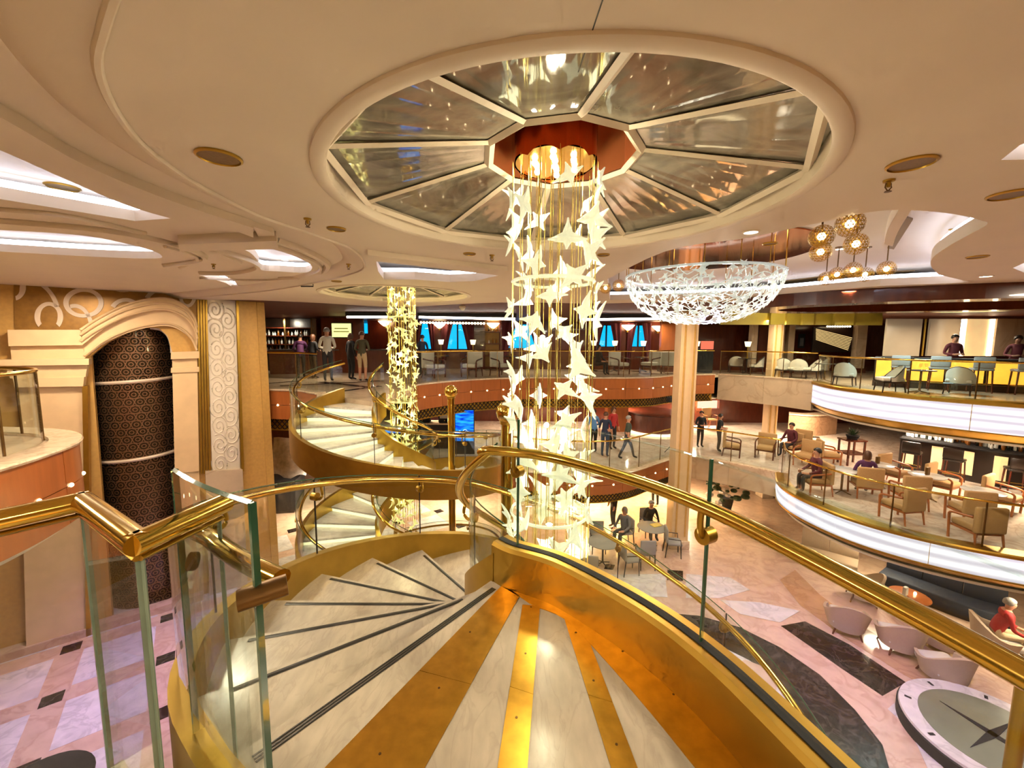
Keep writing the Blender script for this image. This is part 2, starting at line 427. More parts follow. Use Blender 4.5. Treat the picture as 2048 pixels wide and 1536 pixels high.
# upper ceiling above every recess
DOME1, DOME_R = Vector((.35, 3.11, 0)), 1.56
DOME2 = Vector((AX2.x - .1, AX2.y + .05, 0))
plate('ceiling', [(-19, -4), (22, -4), (22, 26), (-19, 26)], [circ(DOME1, 1.66, 48)], flat(ZU), flat(ZU + .1), M['ceil_up'])
edge_left = sp2([(-.6, -3.6), (-.35, -.8), (-.5, .5), (-.88, 1.05), (-1.22, 1.33)] + gl([(188, 51), (178, 109), (191, 164), (222, 222), (273, 284), (342, 338), (410, 379), (506, 427), (581, 454), (650, 477), (700, 497), (724, 522), (715, 542), (640, 562), (540, 580)], ZC) + [(-7.2, 9.9), (-9.3, 11.0)], 5)
hole_right = sp2(gl([(1215, 558), (1330, 503), (1480, 478), (1560, 462), (1660, 441), (1740, 424), (1812, 420), (1900, 427), (1960, 440), (1974, 449), (1935, 471), (1896, 493), (1866, 515), (1862, 532), (1877, 549)], ZC), 4) + gl([(1943, 565), (1760, 572), (1540, 590), (1380, 597), (1220, 600)], ZC)
hole_mid = gl([(752, 520), (830, 524), (900, 530), (1015, 547), (975, 556), (950, 562), (900, 564), (830, 559), (768, 559), (756, 542)], ZC)
hole_far_right = gl([(2002, 320), (2040, 290), (2110, 262), (2130, 318)], ZC)
hole_r2 = gl([(2026, 536), (2060, 520), (2110, 512), (2110, 548), (2060, 550)], ZC)
far_edge = sp2(gl([(500, 600), (640, 606), (760, 613), (830, 613), (1000, 605), (1190, 607), (1330, 604), (1480, 604), (1640, 603), (1780, 596), (2048, 580)], ZC), 4)
main_out = edge_left + far_edge + [(21, 9.0), (21, -3.6)]
main = plate('ceiling_main', main_out, [circ(DOME1, DOME_R, 72), circ(DOME2, 1.62, 48), hole_right, hole_mid, hole_far_right, hole_r2], flat(ZC), flat(ZC + .13), M['ceil'])
# left field, a little higher, with its own recesses
L1 = gl([(-150, 240), (0, 298), (137, 357), (273, 413), (352, 436), (270, 442), (0, 398), (-150, 378)], ZL)
L2 = sp2(gl([(-200, 448), (0, 460), (120, 467), (205, 477), (290, 497), (322, 510), (310, 517), (200, 514), (0, 503), (-200, 492)], ZL), 4, True)
L3 = sp2(gl([(478, 494), (520, 494), (562, 503), (600, 517), (624, 533), (612, 545), (560, 543), (523, 540), (516, 522), (500, 505)], ZL), 4, True)
L4 = gl([(398, 550), (450, 552), (468, 560), (474, 570), (548, 577), (470, 578), (452, 566)], ZL)
plate('ceiling_gallery', [(-14, 11.5)] + far_edge + [(21, 9.0), (21, 26), (-14, 26)], [gl([(1448, 608), (1560, 608), (1660, 608), (1765, 612), (1765, 640), (1448, 640)], ZC + .02)], flat(ZC + .02), flat(ZC + .1), M['wood_ceiling'])
plate('ceiling_cap', [(-19, -4.2), (22, -4.2), (22, 26), (-19, 26)], [], flat(3.6), flat(3.7), M['dark'])  # unseen cap added over the ceilings to keep sky light out
left = plate('ceiling_left', [(-18.5, -3.6), (-.62, -3.6)] + edge_left[1:] + [(-18.5, 11)], [L1, L2, L3, L4], flat(ZL), flat(ZL + .1), M['ceil'])
# soft rounded lip of the main soffit, and its fillet line
def strip(name, a, b, z0, z1, m, parent):
    """solid band between two polylines, from z0 up to z1"""
    s = MB(); n = len(a)
    for i in range(n - 1):
        s.add([(a[i][0], a[i][1], z0), (a[i + 1][0], a[i + 1][1], z0), (b[i + 1][0], b[i + 1][1], z0), (b[i][0], b[i][1], z0),
               (a[i][0], a[i][1], z1), (a[i + 1][0], a[i + 1][1], z1), (b[i + 1][0], b[i + 1][1], z1), (b[i][0], b[i][1], z1)],
              [(0, 3, 2, 1), (4, 5, 6, 7), (0, 1, 5, 4), (3, 7, 6, 2)] + ([(0, 4, 7, 3)] if i == 0 else []) + ([(1, 2, 6, 5)] if i == n - 2 else []))
    return s.build(name, m, parent)
el = [Vector((x, y, ZC)) for x, y in edge_left]
MB().sweep(el, [(0, 0), (-.05, .012), (-.16, .05), (-.26, .10), (-.27, .13), (0, .13)]).build('rounded_lip', M['ceil'], main, 50)
MB().tube([p + Vector((0, 0, -.004)) for p in offset(el, .02)], .018, 6).build('fillet_moulding', M['ceil'], main, 60)
# stepped bands beside the first left recess
lineA = gl([(-150, 130), (0, 205), (171, 308), (342, 383), (506, 441)], ZL)
lineB = gl([(-150, 165), (0, 236), (120, 302), (300, 385), (506, 461)], ZL)
lineC = gl([(-150, 230), (0, 290), (137, 352), (273, 410), (427, 453)], ZL)
strip('stepped_band', sp2(lineA), sp2(lineB), ZL - .07, ZL + .02, M['ceil'], left)
strip('stepped_band', sp2(lineB), sp2(lineC), ZL - .03, ZL + .02, M['ceil'], left)
def moulding(pts, z, r=.022, name='moulding', n=5):
    MB().tube([Vector((x, y, z)) for x, y in sp2(gl(pts, z), n)], r, 6).build(name, M['ceil'], left, 60)
moulding([(0, 418), (140, 432), (290, 466)], ZL - .01, .03)
moulding([(0, 440), (200, 458), (320, 480), (398, 505), (402, 520), (330, 530)], ZL - .01, .045)
moulding([(330, 492), (370, 503), (395, 520), (360, 535)], ZL - .01, .03)
moulding([(400, 492), (450, 503), (500, 520), (515, 535), (470, 545), (400, 545)], ZL - .01, .05)
moulding([(380, 490), (440, 505), (480, 525)], ZL - .01, .03)
moulding([(552, 478), (600, 495), (640, 515), (655, 532), (630, 552), (560, 556)], ZL - .01, .05)
moulding([(548, 490), (590, 505), (632, 525), (640, 540), (610, 552)], ZL - .01, .03)
moulding([(400, 556), (520, 560), (640, 552)], ZL - .01, .03)
strip('drop_beam', gl([(355, 470), (552, 462)], ZL), gl([(358, 486), (556, 480)], ZL), ZL - .10, ZL + .02, M['ceil'], left)
strip('drop_beam', gl([(505, 442), (545, 455)], ZL), gl([(520, 470), (556, 478)], ZL), ZL - .05, ZL + .02, M['ceil'], left)
strip('drop_beam', gl([(735, 499), (870, 516), (1015, 533)], ZC), gl([(738, 511), (870, 527), (1015, 545)], ZC), ZC - .06, ZC + .02, M['ceil'], main)
# cove lamps: light tape lying on top of the soffits, along the recess edges
def cove(loop, z, parent, closed=True, m='cove', inset=.05, h=.07):
    P = [Vector((x, y, z)) for x, y in loop]
    c = sum(P, Vector()) / len(P)
    s = MB(); n = len(P)
    out = []
    for i, p in enumerate(P):
        a = P[i - 1] if (i or closed) else p; b = P[(i + 1) % n] if (i < n - 1 or closed) else p
        t = (b - a).normalized(); r = Vector((t.y, -t.x, 0))
        if (p + r * .05 - c).length < (p - c).length: r = -r
        out.append(p + r * inset)
    vs = out + [p + Vector((0, 0, h)) for p in out]
    s.add(vs, [(i, (i + 1) % n, n + (i + 1) % n, n + i) for i in range(n if closed else n - 1)])
    return s.build('cove_light', M[m], parent)
cove(L1, ZL + .1, left); cove(L2, ZL + .1, left); cove(L3, ZL + .1, left, m='cove'); cove(L4, ZL + .1, left)
cove(hole_right[-22:], ZC + .13, main, False); cove(hole_mid, ZC + .13, main, inset=.08); cove(hole_far_right, ZC + .13, main); cove(hole_r2, ZC + .13, main)
# dark air slots in the big right recess
strip('air_slot', gl([(1775, 494), (1808, 430)], ZU), gl([(1788, 496), (1826, 436)], ZU), ZU - .02, ZU + .01, M['grille'], main)
strip('air_slot', gl([(1560, 562), (1700, 545), (1830, 540)], ZU), gl([(1560, 570), (1700, 553), (1812, 546)], ZU), ZU - .02, ZU + .01, M['grille'], main)
strip('drop_beam', [(v.x, v.y) for v in spline(v2(gl([(1765, 520), (1772, 495), (1800, 452), (1812, 424)], ZC)), 4)], [(v.x, v.y) for v in spline(v2(gl([(1782, 524), (1792, 500), (1820, 460), (1838, 430)], ZC)), 4)], ZU - .14, ZU, M['ceil'], main)

_p = G(1630, 325, 2.74); DROT = math.degrees(math.atan2(_p.y - DOME1.y, _p.x - DOME1.x))
# dome of marble wedges over the chandelier
def dome(name, ax, zr, zc, r_rim, r_in, rot, label, n=10, parent=None):
    t = thing(name, label, 'ceiling dome', (ax.x, ax.y, zc))
    # wedge panels, each a slab between two ribs
    for k in range(n):
        a0, a1 = rot + 360 / n * k, rot + 360 / n * (k + 1); s = MB(); vs = []
        for r, z in ((r_in, zc), (r_rim, zr)):
            for j in range(7):
                a = a0 + (a1 - a0) * j / 6
                rr = r + .05 if r == r_rim else r * math.cos(math.radians(180 / n)) / math.cos(math.radians(a - (a0 + a1) / 2))
                vs.append(pol(ax, rr, a, z))
        m = len(vs); vs += [v + Vector((0, 0, .02)) for v in vs]
        s.add(vs, [(j, j + 1, 8 + j, 7 + j) for j in range(6)] + [(m + j, m + 7 + j, m + 8 + j, m + j + 1) for j in range(6)])
        s.build('marble_panel', M['dome_stone'], t)
        s = MB(); s.tube([pol(ax, r_in + .01, a0, zc - .012), pol(ax, r_rim, a0, zr - .012)], .028, 4, flat=.6); s.build('rib', M['ceil'], t)
        s = MB(); s.tube([pol(ax, r_in, a0, zc - .012), pol(ax, r_in, a1, zc - .012)], .034, 4, flat=.7); s.build('collar_bar', M['ceil'], t)
        s = MB(); s.tube([pol(ax, r_rim * .985, a0, zr - .02), pol(ax, r_rim * .985, a1, zr - .02)], .03, 4); s.build('rim_bar', M['ceil'], t)
    # copper-lined well in the middle
    s = MB(); P = [pol(ax, r_in, rot + 360 / n * k, zc) for k in range(n)]; Q = [p + Vector((0, 0, .42)) for p in P]
    s.add(P + Q, [(k, n + k, n + (k + 1) % n, (k + 1) % n) for k in range(n)] + [tuple(range(n, 2 * n))]); s.build('copper_well', M['copper_well'], t)
    # plaster ring round the opening
    ro = 1.56
    s = MB(); s.sweep([pol(ax, ro, 360 * k / 96, ZC) for k in range(96)], [(0, .12), (0, -.012), (.015, -.022), (.065, -.022), (.085, -.012), (.09, .0), (.09, .12)], True); s.build('plaster_ring', M['ceil'], t, 40)
    s = MB(); s.sweep([pol(ax, ro + .10, 360 * k / 96, ZC) for k in range(96)], [(-.01, zr - ZC + .08), (-.01, .02), (.03, .02), (.03, zr - ZC + .08)], True); s.build('rim_wall', M['dark'], t, 40)
    return t
d1 = dome('ceiling_dome', DOME1, 2.72, 2.93, 1.60, .55, DROT, 'wide shallow dome of grey marble wedges above the large near chandelier')
d2 = dome('ceiling_dome', DOME2, 2.72, 2.90, 1.62, .55, DROT, 'distant shallow marble dome over the slimmer far chandelier')

# round speaker grilles, downlights, sprinklers
def grille(px, py, z, r, label):
    p = G(px, py, z); t = thing('ceiling_grille', label, 'grille', p)
    MB().lathe([(r, 0), (r, -.008), (r * .9, -.014), (r * .86, -.004)], p, 24).build('trim_ring', M['brass'], t, 40)
    MB().lathe([(r * .87, -.002), (r * .87, -.006)], p, 24).build('mesh_disc', M['grille'], t)
for a in [(438, 313, ZC, .115, 'dark round ceiling grille left of the wide near dome'), (125, 373, ZU, .12, 'bronze round grille inside the blue-lit recess at far left'),
          (673, 457, ZC, .085, 'small dark round grille below left of the dome ring'), (1823, 326, ZC, .115, 'largest dark round grille right of the dome'),
          (2022, 388, ZC, .12, 'dark round grille cut by the right edge of the frame'), (939, 507, ZC, .075, 'small round grille under the dome left of the near chandelier'),
          (1207, 509, ZC, .075, 'small round grille under the dome right of the near chandelier'), (1955, 513, ZC, .10, 'thin dark round grille near the right wave of the ceiling'),
          (1540, 486, ZC, .07, 'dark round grille above the bowl chandelier'), (673, 562, ZC, .09, 'flat dark grille left of the far dome')]: grille(*a)
def downlight(px, py, z, r, label, e=0):
    p = G(px, py, z); t = thing('downlight', label, 'downlight', p)
    MB().lathe([(r * 1.25, 0), (r * 1.25, -.006), (r, -.012), (r, 0)], p, 20).build('trim_ring', M['ceil'], t, 40)
    MB().lathe([(r, -.003), (r, -.007)], p, 20).build('lens', M['lamp_white'], t)
for a in [(1502, 463, ZC, .06, 'bright round downlight between the dome and the bowl chandelier'), (1680, 497, ZU, .055, 'bright downlight between the hanging gold globes'),
          (1972, 552, ZC, .07, 'bright downlight at right under the ceiling wave'), (1775, 585, ZC, .09, 'bright downlight above the right gallery bar'),
          (570, 519, ZU, .05, 'downlight in the lens-shaped left recess'), (194, 492, ZU, .05, 'tiny downlight in the long oval left recess'),
          (1722, 600, ZC, .09, 'flat pale downlight over the right gallery edge'), (822, 575, ZU, .06, 'small downlight behind the far chandelier top')]: downlight(*a)
def sprinkler(px, py, z, label):
    p = G(px, py, z); t = thing('sprinkler', label, 'sprinkler', p)
    MB().lathe([(.032, 0), (.030, -.012), (.012, -.016), (.010, -.045)], p, 12).build('base', M['brass'], t, 40)
    s = MB(); s.tube([p + Vector((-.016, 0, -.02)), p + Vector((-.02, 0, -.045)), p + Vector((0, 0, -.068))], .004, 5); s.tube([p + Vector((.016, 0, -.02)), p + Vector((.02, 0, -.045)), p + Vector((0, 0, -.068))], .004, 5); s.build('frame', M['brass_dark'], t)
    MB().lathe([(.018, -.068), (.020, -.072)], p, 10).build('deflector', M['brass_dark'], t)
for a in [(615, 437, ZC, 'small bronze sprinkler left of the dome ring'), (1778, 360, ZC, 'bronze sprinkler below the largest right grille'), (984, 510, ZC, 'tiny sprinkler left of the near chandelier'),
          (697, 528, ZC, 'sprinkler on the curled end of the left ceiling edge'), (427, 528, ZL, 'sprinkler under the left oval mouldings'), (1904, 458, ZU, 'sprinkler on the pale wave at right')]: sprinkler(*a)
MB().box(G(1191, 42, ZC) + Vector((0, 0, .0)), (.004, .5, .004), .06).build('panel_joint', M['seam'], main)
p = G(925, 612, ZC); t = thing('ceiling_camera', 'small white dome camera on the ceiling edge right of the far dome', 'camera', p)
MB().lathe([(.10, 0), (.10, -.05)], p, 16).build('housing', M['ceil'], t, 40); MB().sphere(p + Vector((0, 0, -.05)), .085, 14, 8).build('dome_cover', M['cream_fabric'] if 'cream_fabric' in M else M['ceil'], t, 60)
p = G(626, 566, ZC); t = thing('cable_hook', 'small dark angled hook under the ceiling left of the far dome', 'hook', p)
MB().tube([p, p + Vector((0, 0, -.06)), p + Vector((-.22, 0, -.06))], .012, 6).build('bent_rod', M['black'], t)

# ------------------------------------------------------------------ floors and outer walls
ground = plate('floor', [(-19, -4), (22, -4), (22, 26), (-19, 26)], [], flat(Z5), flat(Z5 - .1), M['floor_rose'])
# deck edges in plan
E7_far = spline([Vector(p) for p in [(-3.0, 12.2, 0), (-3.16, 13.6, 0), (-1.6, 15.4, 0), (.6, 16.5, 0), (3.2, 16.55, 0), (5.6, 16.9, 0), (7.4, 18.2, 0), (9.3, 18.75, 0)]], 7)
E7_left = spline([Vector(p) for p in [(-8.6, 12.35, 0), (-7.85, 12.15, 0), (-7.0, 12.0, 0), (-6.2, 11.85, 0), (-5.5, 11.3, 0), (-4.9, 11.0, 0)]], 6)
E7_right = spline([Vector(p) for p in [(9.6, 19.0, 0), (11.0, 17.4, 0), (11.75, 15.9, 0)]], 4)
E7_onyx = spline([Vector(p) for p in [(11.75, 15.9, 0), (11.3, 14.6, 0), (11.2, 13.4, 0), (11.55, 12.0, 0), (12.3, 10.9, 0), (13.3, 9.9, 0), (15.0, 8.9, 0), (17, 8.4, 0)]], 8)
E6_far = spline([Vector(p) for p in [(-3.3, 14.2, 0), (-1.2, 13.9, 0), (.6, 13.1, 0), (2.4, 12.75, 0), (3.8, 13.1, 0), (5.2, 14.2, 0), (6.5, 15.2, 0)]], 7)
E6_slab = spline([Vector(p) for p in [(6.6, 15.2, 0), (7.8, 14.3, 0), (8.8, 13.2, 0)]], 3)
E6_onyx = spline([Vector(p) for p in [(8.8, 13.2, 0), (8.2, 12.1, 0), (8.05, 11.0, 0), (8.35, 9.7, 0), (9.1, 8.7, 0), (10.3, 7.9, 0), (12.0, 7.3, 0), (14, 7.0, 0)]], 8)
def xy(path): return [(p.x, p.y) for p in path]
inner2 = pol(AX2, .7, 146)
f7 = plate('floor_upper_deck', xy(E7_left) + [(pol(AX2, 2.3, 150).x, pol(AX2, 2.3, 150).y), (pol(AX2, 2.27, 146).x, pol(AX2, 2.27, 146).y), (inner2.x, inner2.y), (-2.95, 11.4)] + xy(E7_far) + xy(E7_right) + xy(E7_onyx)[1:] + [(21, 8.4), (21, 25), (-13.8, 25), (-13.8, 15.5), (-9.0, 12.9)], [], flat(Z7), flat(Z7 - .12), M['slab_marble'])
f6 = plate('floor_middle_deck', [(-3.3, 25)] + xy(E6_far) + xy(E6_slab) + xy(E6_onyx)[1:] + [(21, 7.0), (21, 25)], [], flat(Z6), flat(Z6 - .12), M['floor_marble'])
# undersides (ceilings) of the galleries, level with the bottom of their fascias
plate('ceiling_middle_deck', xy(offset(E7_left, -.22)) + [(-4.6, 12.2)] + xy(offset(E7_far, -.22)) + xy(offset(E7_right, -.22)) + xy(offset(E7_onyx, -.22))[1:] + [(21, 8.4), (21, 25), (-13.8, 25), (-13.8, 15.5), (-9.0, 12.9)], [], flat(-1.05), flat(-.99), M['ceil'])
plate('ceiling_ground_deck', [(-3.3, 25)] + xy(offset(E6_far, -.22)) + xy(offset(E6_slab, -.22)) + xy(offset(E6_onyx, -.22))[1:] + [(21, 7.0), (21, 25)], [], flat(-3.55), flat(-3.49), M['ceil'])
# outer walls: behind the camera, right, far
MB().box((1.5, -4.1, -1.2), (42, .2, 8.6)).build('wall_back', M['goldwall'], None, kind='structure')
MB().box((21.6, 10, -1.2), (.2, 30, 8.6)).build('wall_right', M['wood_dark'], None, kind='structure')
MB().box((-18.9, 10, -1.2), (.2, 30, 8.6)).build('wall_side', M['goldwall'], None, kind='structure')
YF = 22.0
win = [(838, 864, 643, 699), (888, 942, 646, 699), (1004, 1084, 648, 697), (1190, 1236, 650, 694), (1258, 1296, 650, 694), (1330, 1352, 652, 694), (726, 736, 640, 668)]
W3 = []
for i, (x0, x1, y0, y1) in enumerate(win):
    a = D(x0, y1, YF); b = D(x1, y0, YF); W3.append((a.x, b.x, a.z, b.z))
wall_far = plate('wall_far', [(-14, -5.6), (22, -5.6), (22, 3.0), (-14, 3.0)], [[(x0, z0), (x1, z0), (x1, z1), (x0, z1)] for x0, x1, z0, z1 in W3], lambda u, v: (u, YF, v), lambda u, v: (u, YF + .2, v), M['wood_dark'])
for i, (x0, x1, z0, z1) in enumerate(W3):
    wn = MB().box(((x0 + x1) / 2, YF + .1, (z0 + z1) / 2), (x1 - x0, .01, z1 - z0)).build('window_%d' % (i + 1), M['glass'], None, kind='structure')
    s = MB()
    for x in ((x0, x1) if x1 - x0 < .8 else (x0, (x0 + x1) / 2, x1)): s.box((x, YF + .06, (z0 + z1) / 2), (.07, .1, z1 - z0))
    s.box(((x0 + x1) / 2, YF + .06, z0), (x1 - x0, .1, .07)); s.box(((x0 + x1) / 2, YF + .06, z1), (x1 - x0, .1, .07))
    s.build('window_frame', M['black'], wn)

# floor inlay of the atrium: pale squares between tan bands with dark corner stones
def slab(pts, m, name, h=.004, parent=ground):
    s = MB(); s.prism([(p[0], p[1]) for p in pts], Z5 + .0005, Z5 + h); return s.build(name, M[m], parent)
def gfl(L, z=Z5): return [(G(px, py, z).x, G(px, py, z).y) for px, py in L]
random.seed(4)
for ix in range(-5, 6):
    for iy in range(0, 6):
        cx, cy = -6.4 + ix * 2.1, 6.2 + iy * 2.1
        if cx > 3.0 or cx < -13: continue
        M45 = Matrix.Rotation(math.radians(38), 3, 'Z')
        c = Vector((-6.4, 8.2, 0)) + M45 @ Vector((ix * 1.7, (iy - 2) * 1.7, 0))
        if c.y > 19 or c.x > 6 or c.y < 3: continue
        q = [c + M45 @ Vector((dx, dy, 0)) for dx, dy in ((-.62, -.62), (.62, -.62), (.62, .62), (-.62, .62))]
        slab(q, 'floor_white', 'pale_tile')
        q = [c + M45 @ Vector((.85, .85, 0)) + M45 @ Vector((dx, dy, 0)) for dx, dy in ((-.16, -.16), (.16, -.16), (.16, .16), (-.16, .16))]
        slab(q, 'floor_dark', 'corner_stone', .005)
# sweeping bands of the compass rose on the right
slab(gfl([(1320, 1225), (1400, 1232), (1480, 1255), (1560, 1295), (1640, 1350), (1710, 1420), (1765, 1490), (1785, 1560), (1700, 1560), (1660, 1500), (1600, 1440), (1530, 1380), (1460, 1330), (1390, 1290), (1330, 1262)]), 'floor_dark', 'dark_arc', .006)
slab(gfl([(1345, 1268), (1420, 1282), (1500, 1322), (1560, 1375), (1620, 1445), (1655, 1510), (1640, 1500), (1600, 1450), (1545, 1400), (1480, 1345), (1420, 1310), (1360, 1285)]), 'floor_white', 'white_arc', .008)
slab(gfl([(1562, 1252), (1610, 1243), (1700, 1290), (1812, 1365), (1765, 1392), (1680, 1335)]), 'floor_dark', 'dark_wedge', .006)
slab(gfl([(1440, 1200), (1520, 1205), (1600, 1222), (1560, 1245), (1480, 1228)]), 'floor_white', 'pale_wedge', .006)
slab(gfl([(1775, 1418), (1815, 1385), (1855, 1378), (1885, 1395), (1895, 1425), (1870, 1460), (1800, 1440)]), 'floor_white', 'pale_wedge', .006)
slab(gfl([(1825, 1470), (1870, 1490), (1885, 1536), (1900, 1570), (1870, 1570)]), 'floor_white', 'pale_wedge', .006)
slab(gfl([(1590, 1140), (1640, 1190), (1720, 1250), (1850, 1330), (1960, 1400), (1930, 1420), (1800, 1345), (1680, 1270), (1600, 1210), (1560, 1160)]), 'floor_tan', 'tan_border', .006)
slab(gfl([(1465, 1330), (1490, 1320), (1530, 1335), (1555, 1365), (1552, 1385), (1570, 1410), (1560, 1420), (1500, 1380)]), 'floor_rose', 'rose_petal', .010)
slab(gfl([(1335, 1140), (1366, 1142), (1366, 1162), (1334, 1160)]), 'floor_dark', 'corner_stone', .006)
slab(gfl([(1212, 1128), (1230, 1130), (1226, 1140), (1208, 1138)]), 'floor_dark', 'corner_stone', .006)
slab(gfl([(1180, 1150), (1330, 1148), (1335, 1195), (1250, 1190), (1190, 1170)]), 'floor_white', 'pale_tile', .006)
slab(gfl([(1372, 1148), (1460, 1155), (1500, 1180), (1440, 1196), (1372, 1196)]), 'floor_white', 'pale_tile', .006)
# upper deck floor pattern by the far stair: dark diagonal bands
for a, b in [((560, 772), (760, 762)), ((640, 764), (745, 775)), ((680, 783), (760, 772)), ((520, 768), (600, 762))]:
    p, q = G(*a, Z7), G(*b, Z7); MB().tube([p + Vector((0, 0, .003)), q + Vector((0, 0, .003))], .12, 4, flat=.02).build('dark_band', M['floor_dark'], f7)

# ------------------------------------------------------------------ spiral staircases
def spiral(t, ax, r0, R, th0, dth, n, rise, z0, lit, marble, hs=.25, skip_in=0, strip_on=True, glass_h=.74, rail_h=.90, panel=34.0, seg=4, in_from=0.0, out_from=0.0, rail_from=None):
    sg = 1 if dth > 0 else -1
    rises = rise if isinstance(rise, (list, tuple)) else [rise] * n
    cum = [0.0]
    for q_ in rises: cum.append(cum[-1] + q_)
    def zz(a):
        k = (a - th0) / dth
        if k <= 0: return z0 - rises[0] * k
        i = min(int(k), n - 1); return z0 - cum[i] - rises[i] * (k - i)
    for k in range(1, n + 1):
        a0, a1 = th0 + dth * (k - 1) - sg * 1.5, th0 + dth * k; z = z0 - cum[k]; rise = rises[k - 1]
        s = MB(); vs = []
        for zq in (z, z - .045):
            for r in (r0, R):
                for j in range(seg + 1): vs.append(pol(ax, r, a0 + (a1 - a0) * j / seg, zq))
        m = seg + 1; o = 2 * m
        fs = [(j, j + 1, m + j + 1, m + j) for j in range(seg)] + [(o + j, o + m + j, o + m + j + 1, o + j + 1) for j in range(seg)]
        fs += [(j, o + j, o + j + 1, j + 1) for j in range(seg)] + [(m + j, m + j + 1, o + m + j + 1, o + m + j) for j in range(seg)] + [(0, m, o + m, o), (seg, o + seg, o + m + seg, m + seg)]
        s.add(vs, fs); tr = s.build('tread', marble, t)
        if strip_on:
            s = MB(); d = sg * -2.2 * 1.0
            p0, p1 = pol(ax, r0 + .14, a1 + d * 1.2, z + .002), pol(ax, R - .16, a1 + d * .55, z + .002)
            s.tube([p0, p1], .016, 4, flat=.12); s.build('grip_strip', M['seam'], tr)
        s = MB(); b0 = th0 + dth * (k - 1) - sg * 1.0
        p, q = pol(ax, r0, b0), pol(ax, R, b0); w = (q - p).normalized(); nn = Vector((-w.y, w.x, 0)) * .012
        za, zb = z - .0, z + rise - .045
        s.add([p - nn + Vector((0, 0, za)), q - nn + Vector((0, 0, za)), q + nn + Vector((0, 0, za)), p + nn + Vector((0, 0, za)), p - nn + Vector((0, 0, zb)), q - nn + Vector((0, 0, zb)), q + nn + Vector((0, 0, zb)), p + nn + Vector((0, 0, zb))],
              [(0, 3, 2, 1), (4, 5, 6, 7), (0, 1, 5, 4), (1, 2, 6, 5), (2, 3, 7, 6), (3, 0, 4, 7)])
        s.build('riser', M['brass'] if not lit else M['step_led'], t)
    tot = dth * n
    def helix(r, a, b, dz=0.0, step=4.0):
        m = max(2, int(abs(b - a) / step)); return [pol(ax, r, a + (b - a) * j / m, min(z0, zz(a + (b - a) * j / m)) + dz) for j in range(m + 1)]
    aE = th0 + tot
    # stringers
    for r, nm, fr in ((R + .02, 'outer_stringer', out_from if rail_from is None else rail_from), (r0 - .02, 'inner_stringer', in_from)):
        P = helix(r, th0 + fr * sg, aE)
        s = MB(); s.sweep(P, [(-.045, -.30), (-.045, hs), (.045, hs), (.045, -.30)]); s.build(nm, M['brass'], t, 30)
    s = MB(); A, B = helix(r0, th0, aE, -.30), helix(R, th0, aE, -.30); m = len(A)
    s.add(A + B + [p + Vector((0, 0, .05)) for p in A + B], [(j, m + j, m + j + 1, j + 1) for j in range(m - 1)] + [(2 * m + j, 2 * m + j + 1, 3 * m + j + 1, 3 * m + j) for j in range(m - 1)]); s.build('soffit', M['brass'], t, 30)
    # glass, rails, brackets on both sides
    for r, rr, nm, fr, pw in ((R + .02, R - .06, 'outer', out_from, panel), (r0 - .02, r0 + .06, 'inner', in_from, panel * 1.9)):
        a = th0 + fr * sg; cnt = 0
        while (aE - a) * sg > 4:
            b = a + sg * min(pw, abs(aE - a))
            P = helix(r, a + sg * .4, b - sg * .4, 0, 5)
            s = MB(); s.sweep(P, [(-.006, hs - .04), (-.006, hs + glass_h), (.006, hs + glass_h), (.006, hs - .04)]); gp = s.build('glass_panel', M['glass'], t, 30)
            p = pol(ax, r, b, min(z0, zz(b)))
            s = MB(); s.box(p + Vector((0, 0, hs + glass_h / 2)), (.011, .011, glass_h), math.radians(b)); s.build('panel_edge', M['seam'], gp)
            s = MB(); s.tube([q + Vector((0, 0, hs + glass_h)) for q in P], .0065, 4); s.build('panel_edge', M['glass_edge'], gp)
            # bracket
            q = pol(ax, rr, b, min(z0, zz(b)) + rail_h); g = pol(ax, r, b, min(z0, zz(b)) + rail_h - .13); d = (g - q); d.z = 0
            s = MB(); s.tube(spline([q + Vector((0, 0, -.02)), q + Vector((0, 0, -.10)) - d * .15, q + Vector((0, 0, -.15)) + d * .3, g], 4), .013, 7)
            dn = d.normalized(); s.tube([g - dn * .03, g + dn * .022], .04, 14); s.build('bracket', M['brass'], t, 40)
            a = b
        P = helix(rr, th0 + (rail_from if (rail_from is not None and nm == 'outer') else fr) * sg, aE, rail_h, 3)
        s = MB(); s.tube(P, .032, 12, flat=.85); s.build(nm + '_handrail', M['gold'], t, 50)
    return zz

# near staircase
ST1 = thing('spiral_staircase', 'near spiral staircase of white marble treads and brass stringers winding round the chandelier', 'staircase', (AX1.x, AX1.y, Z5))
spiral(ST1, AX1, .64, 2.25, 231, -17, 27, [.163] * 7 + [.235] * 4 + [.16] * 16, 0.0, False, M['tread_marble'], hs=.2, out_from=0, rail_from=-12.5)

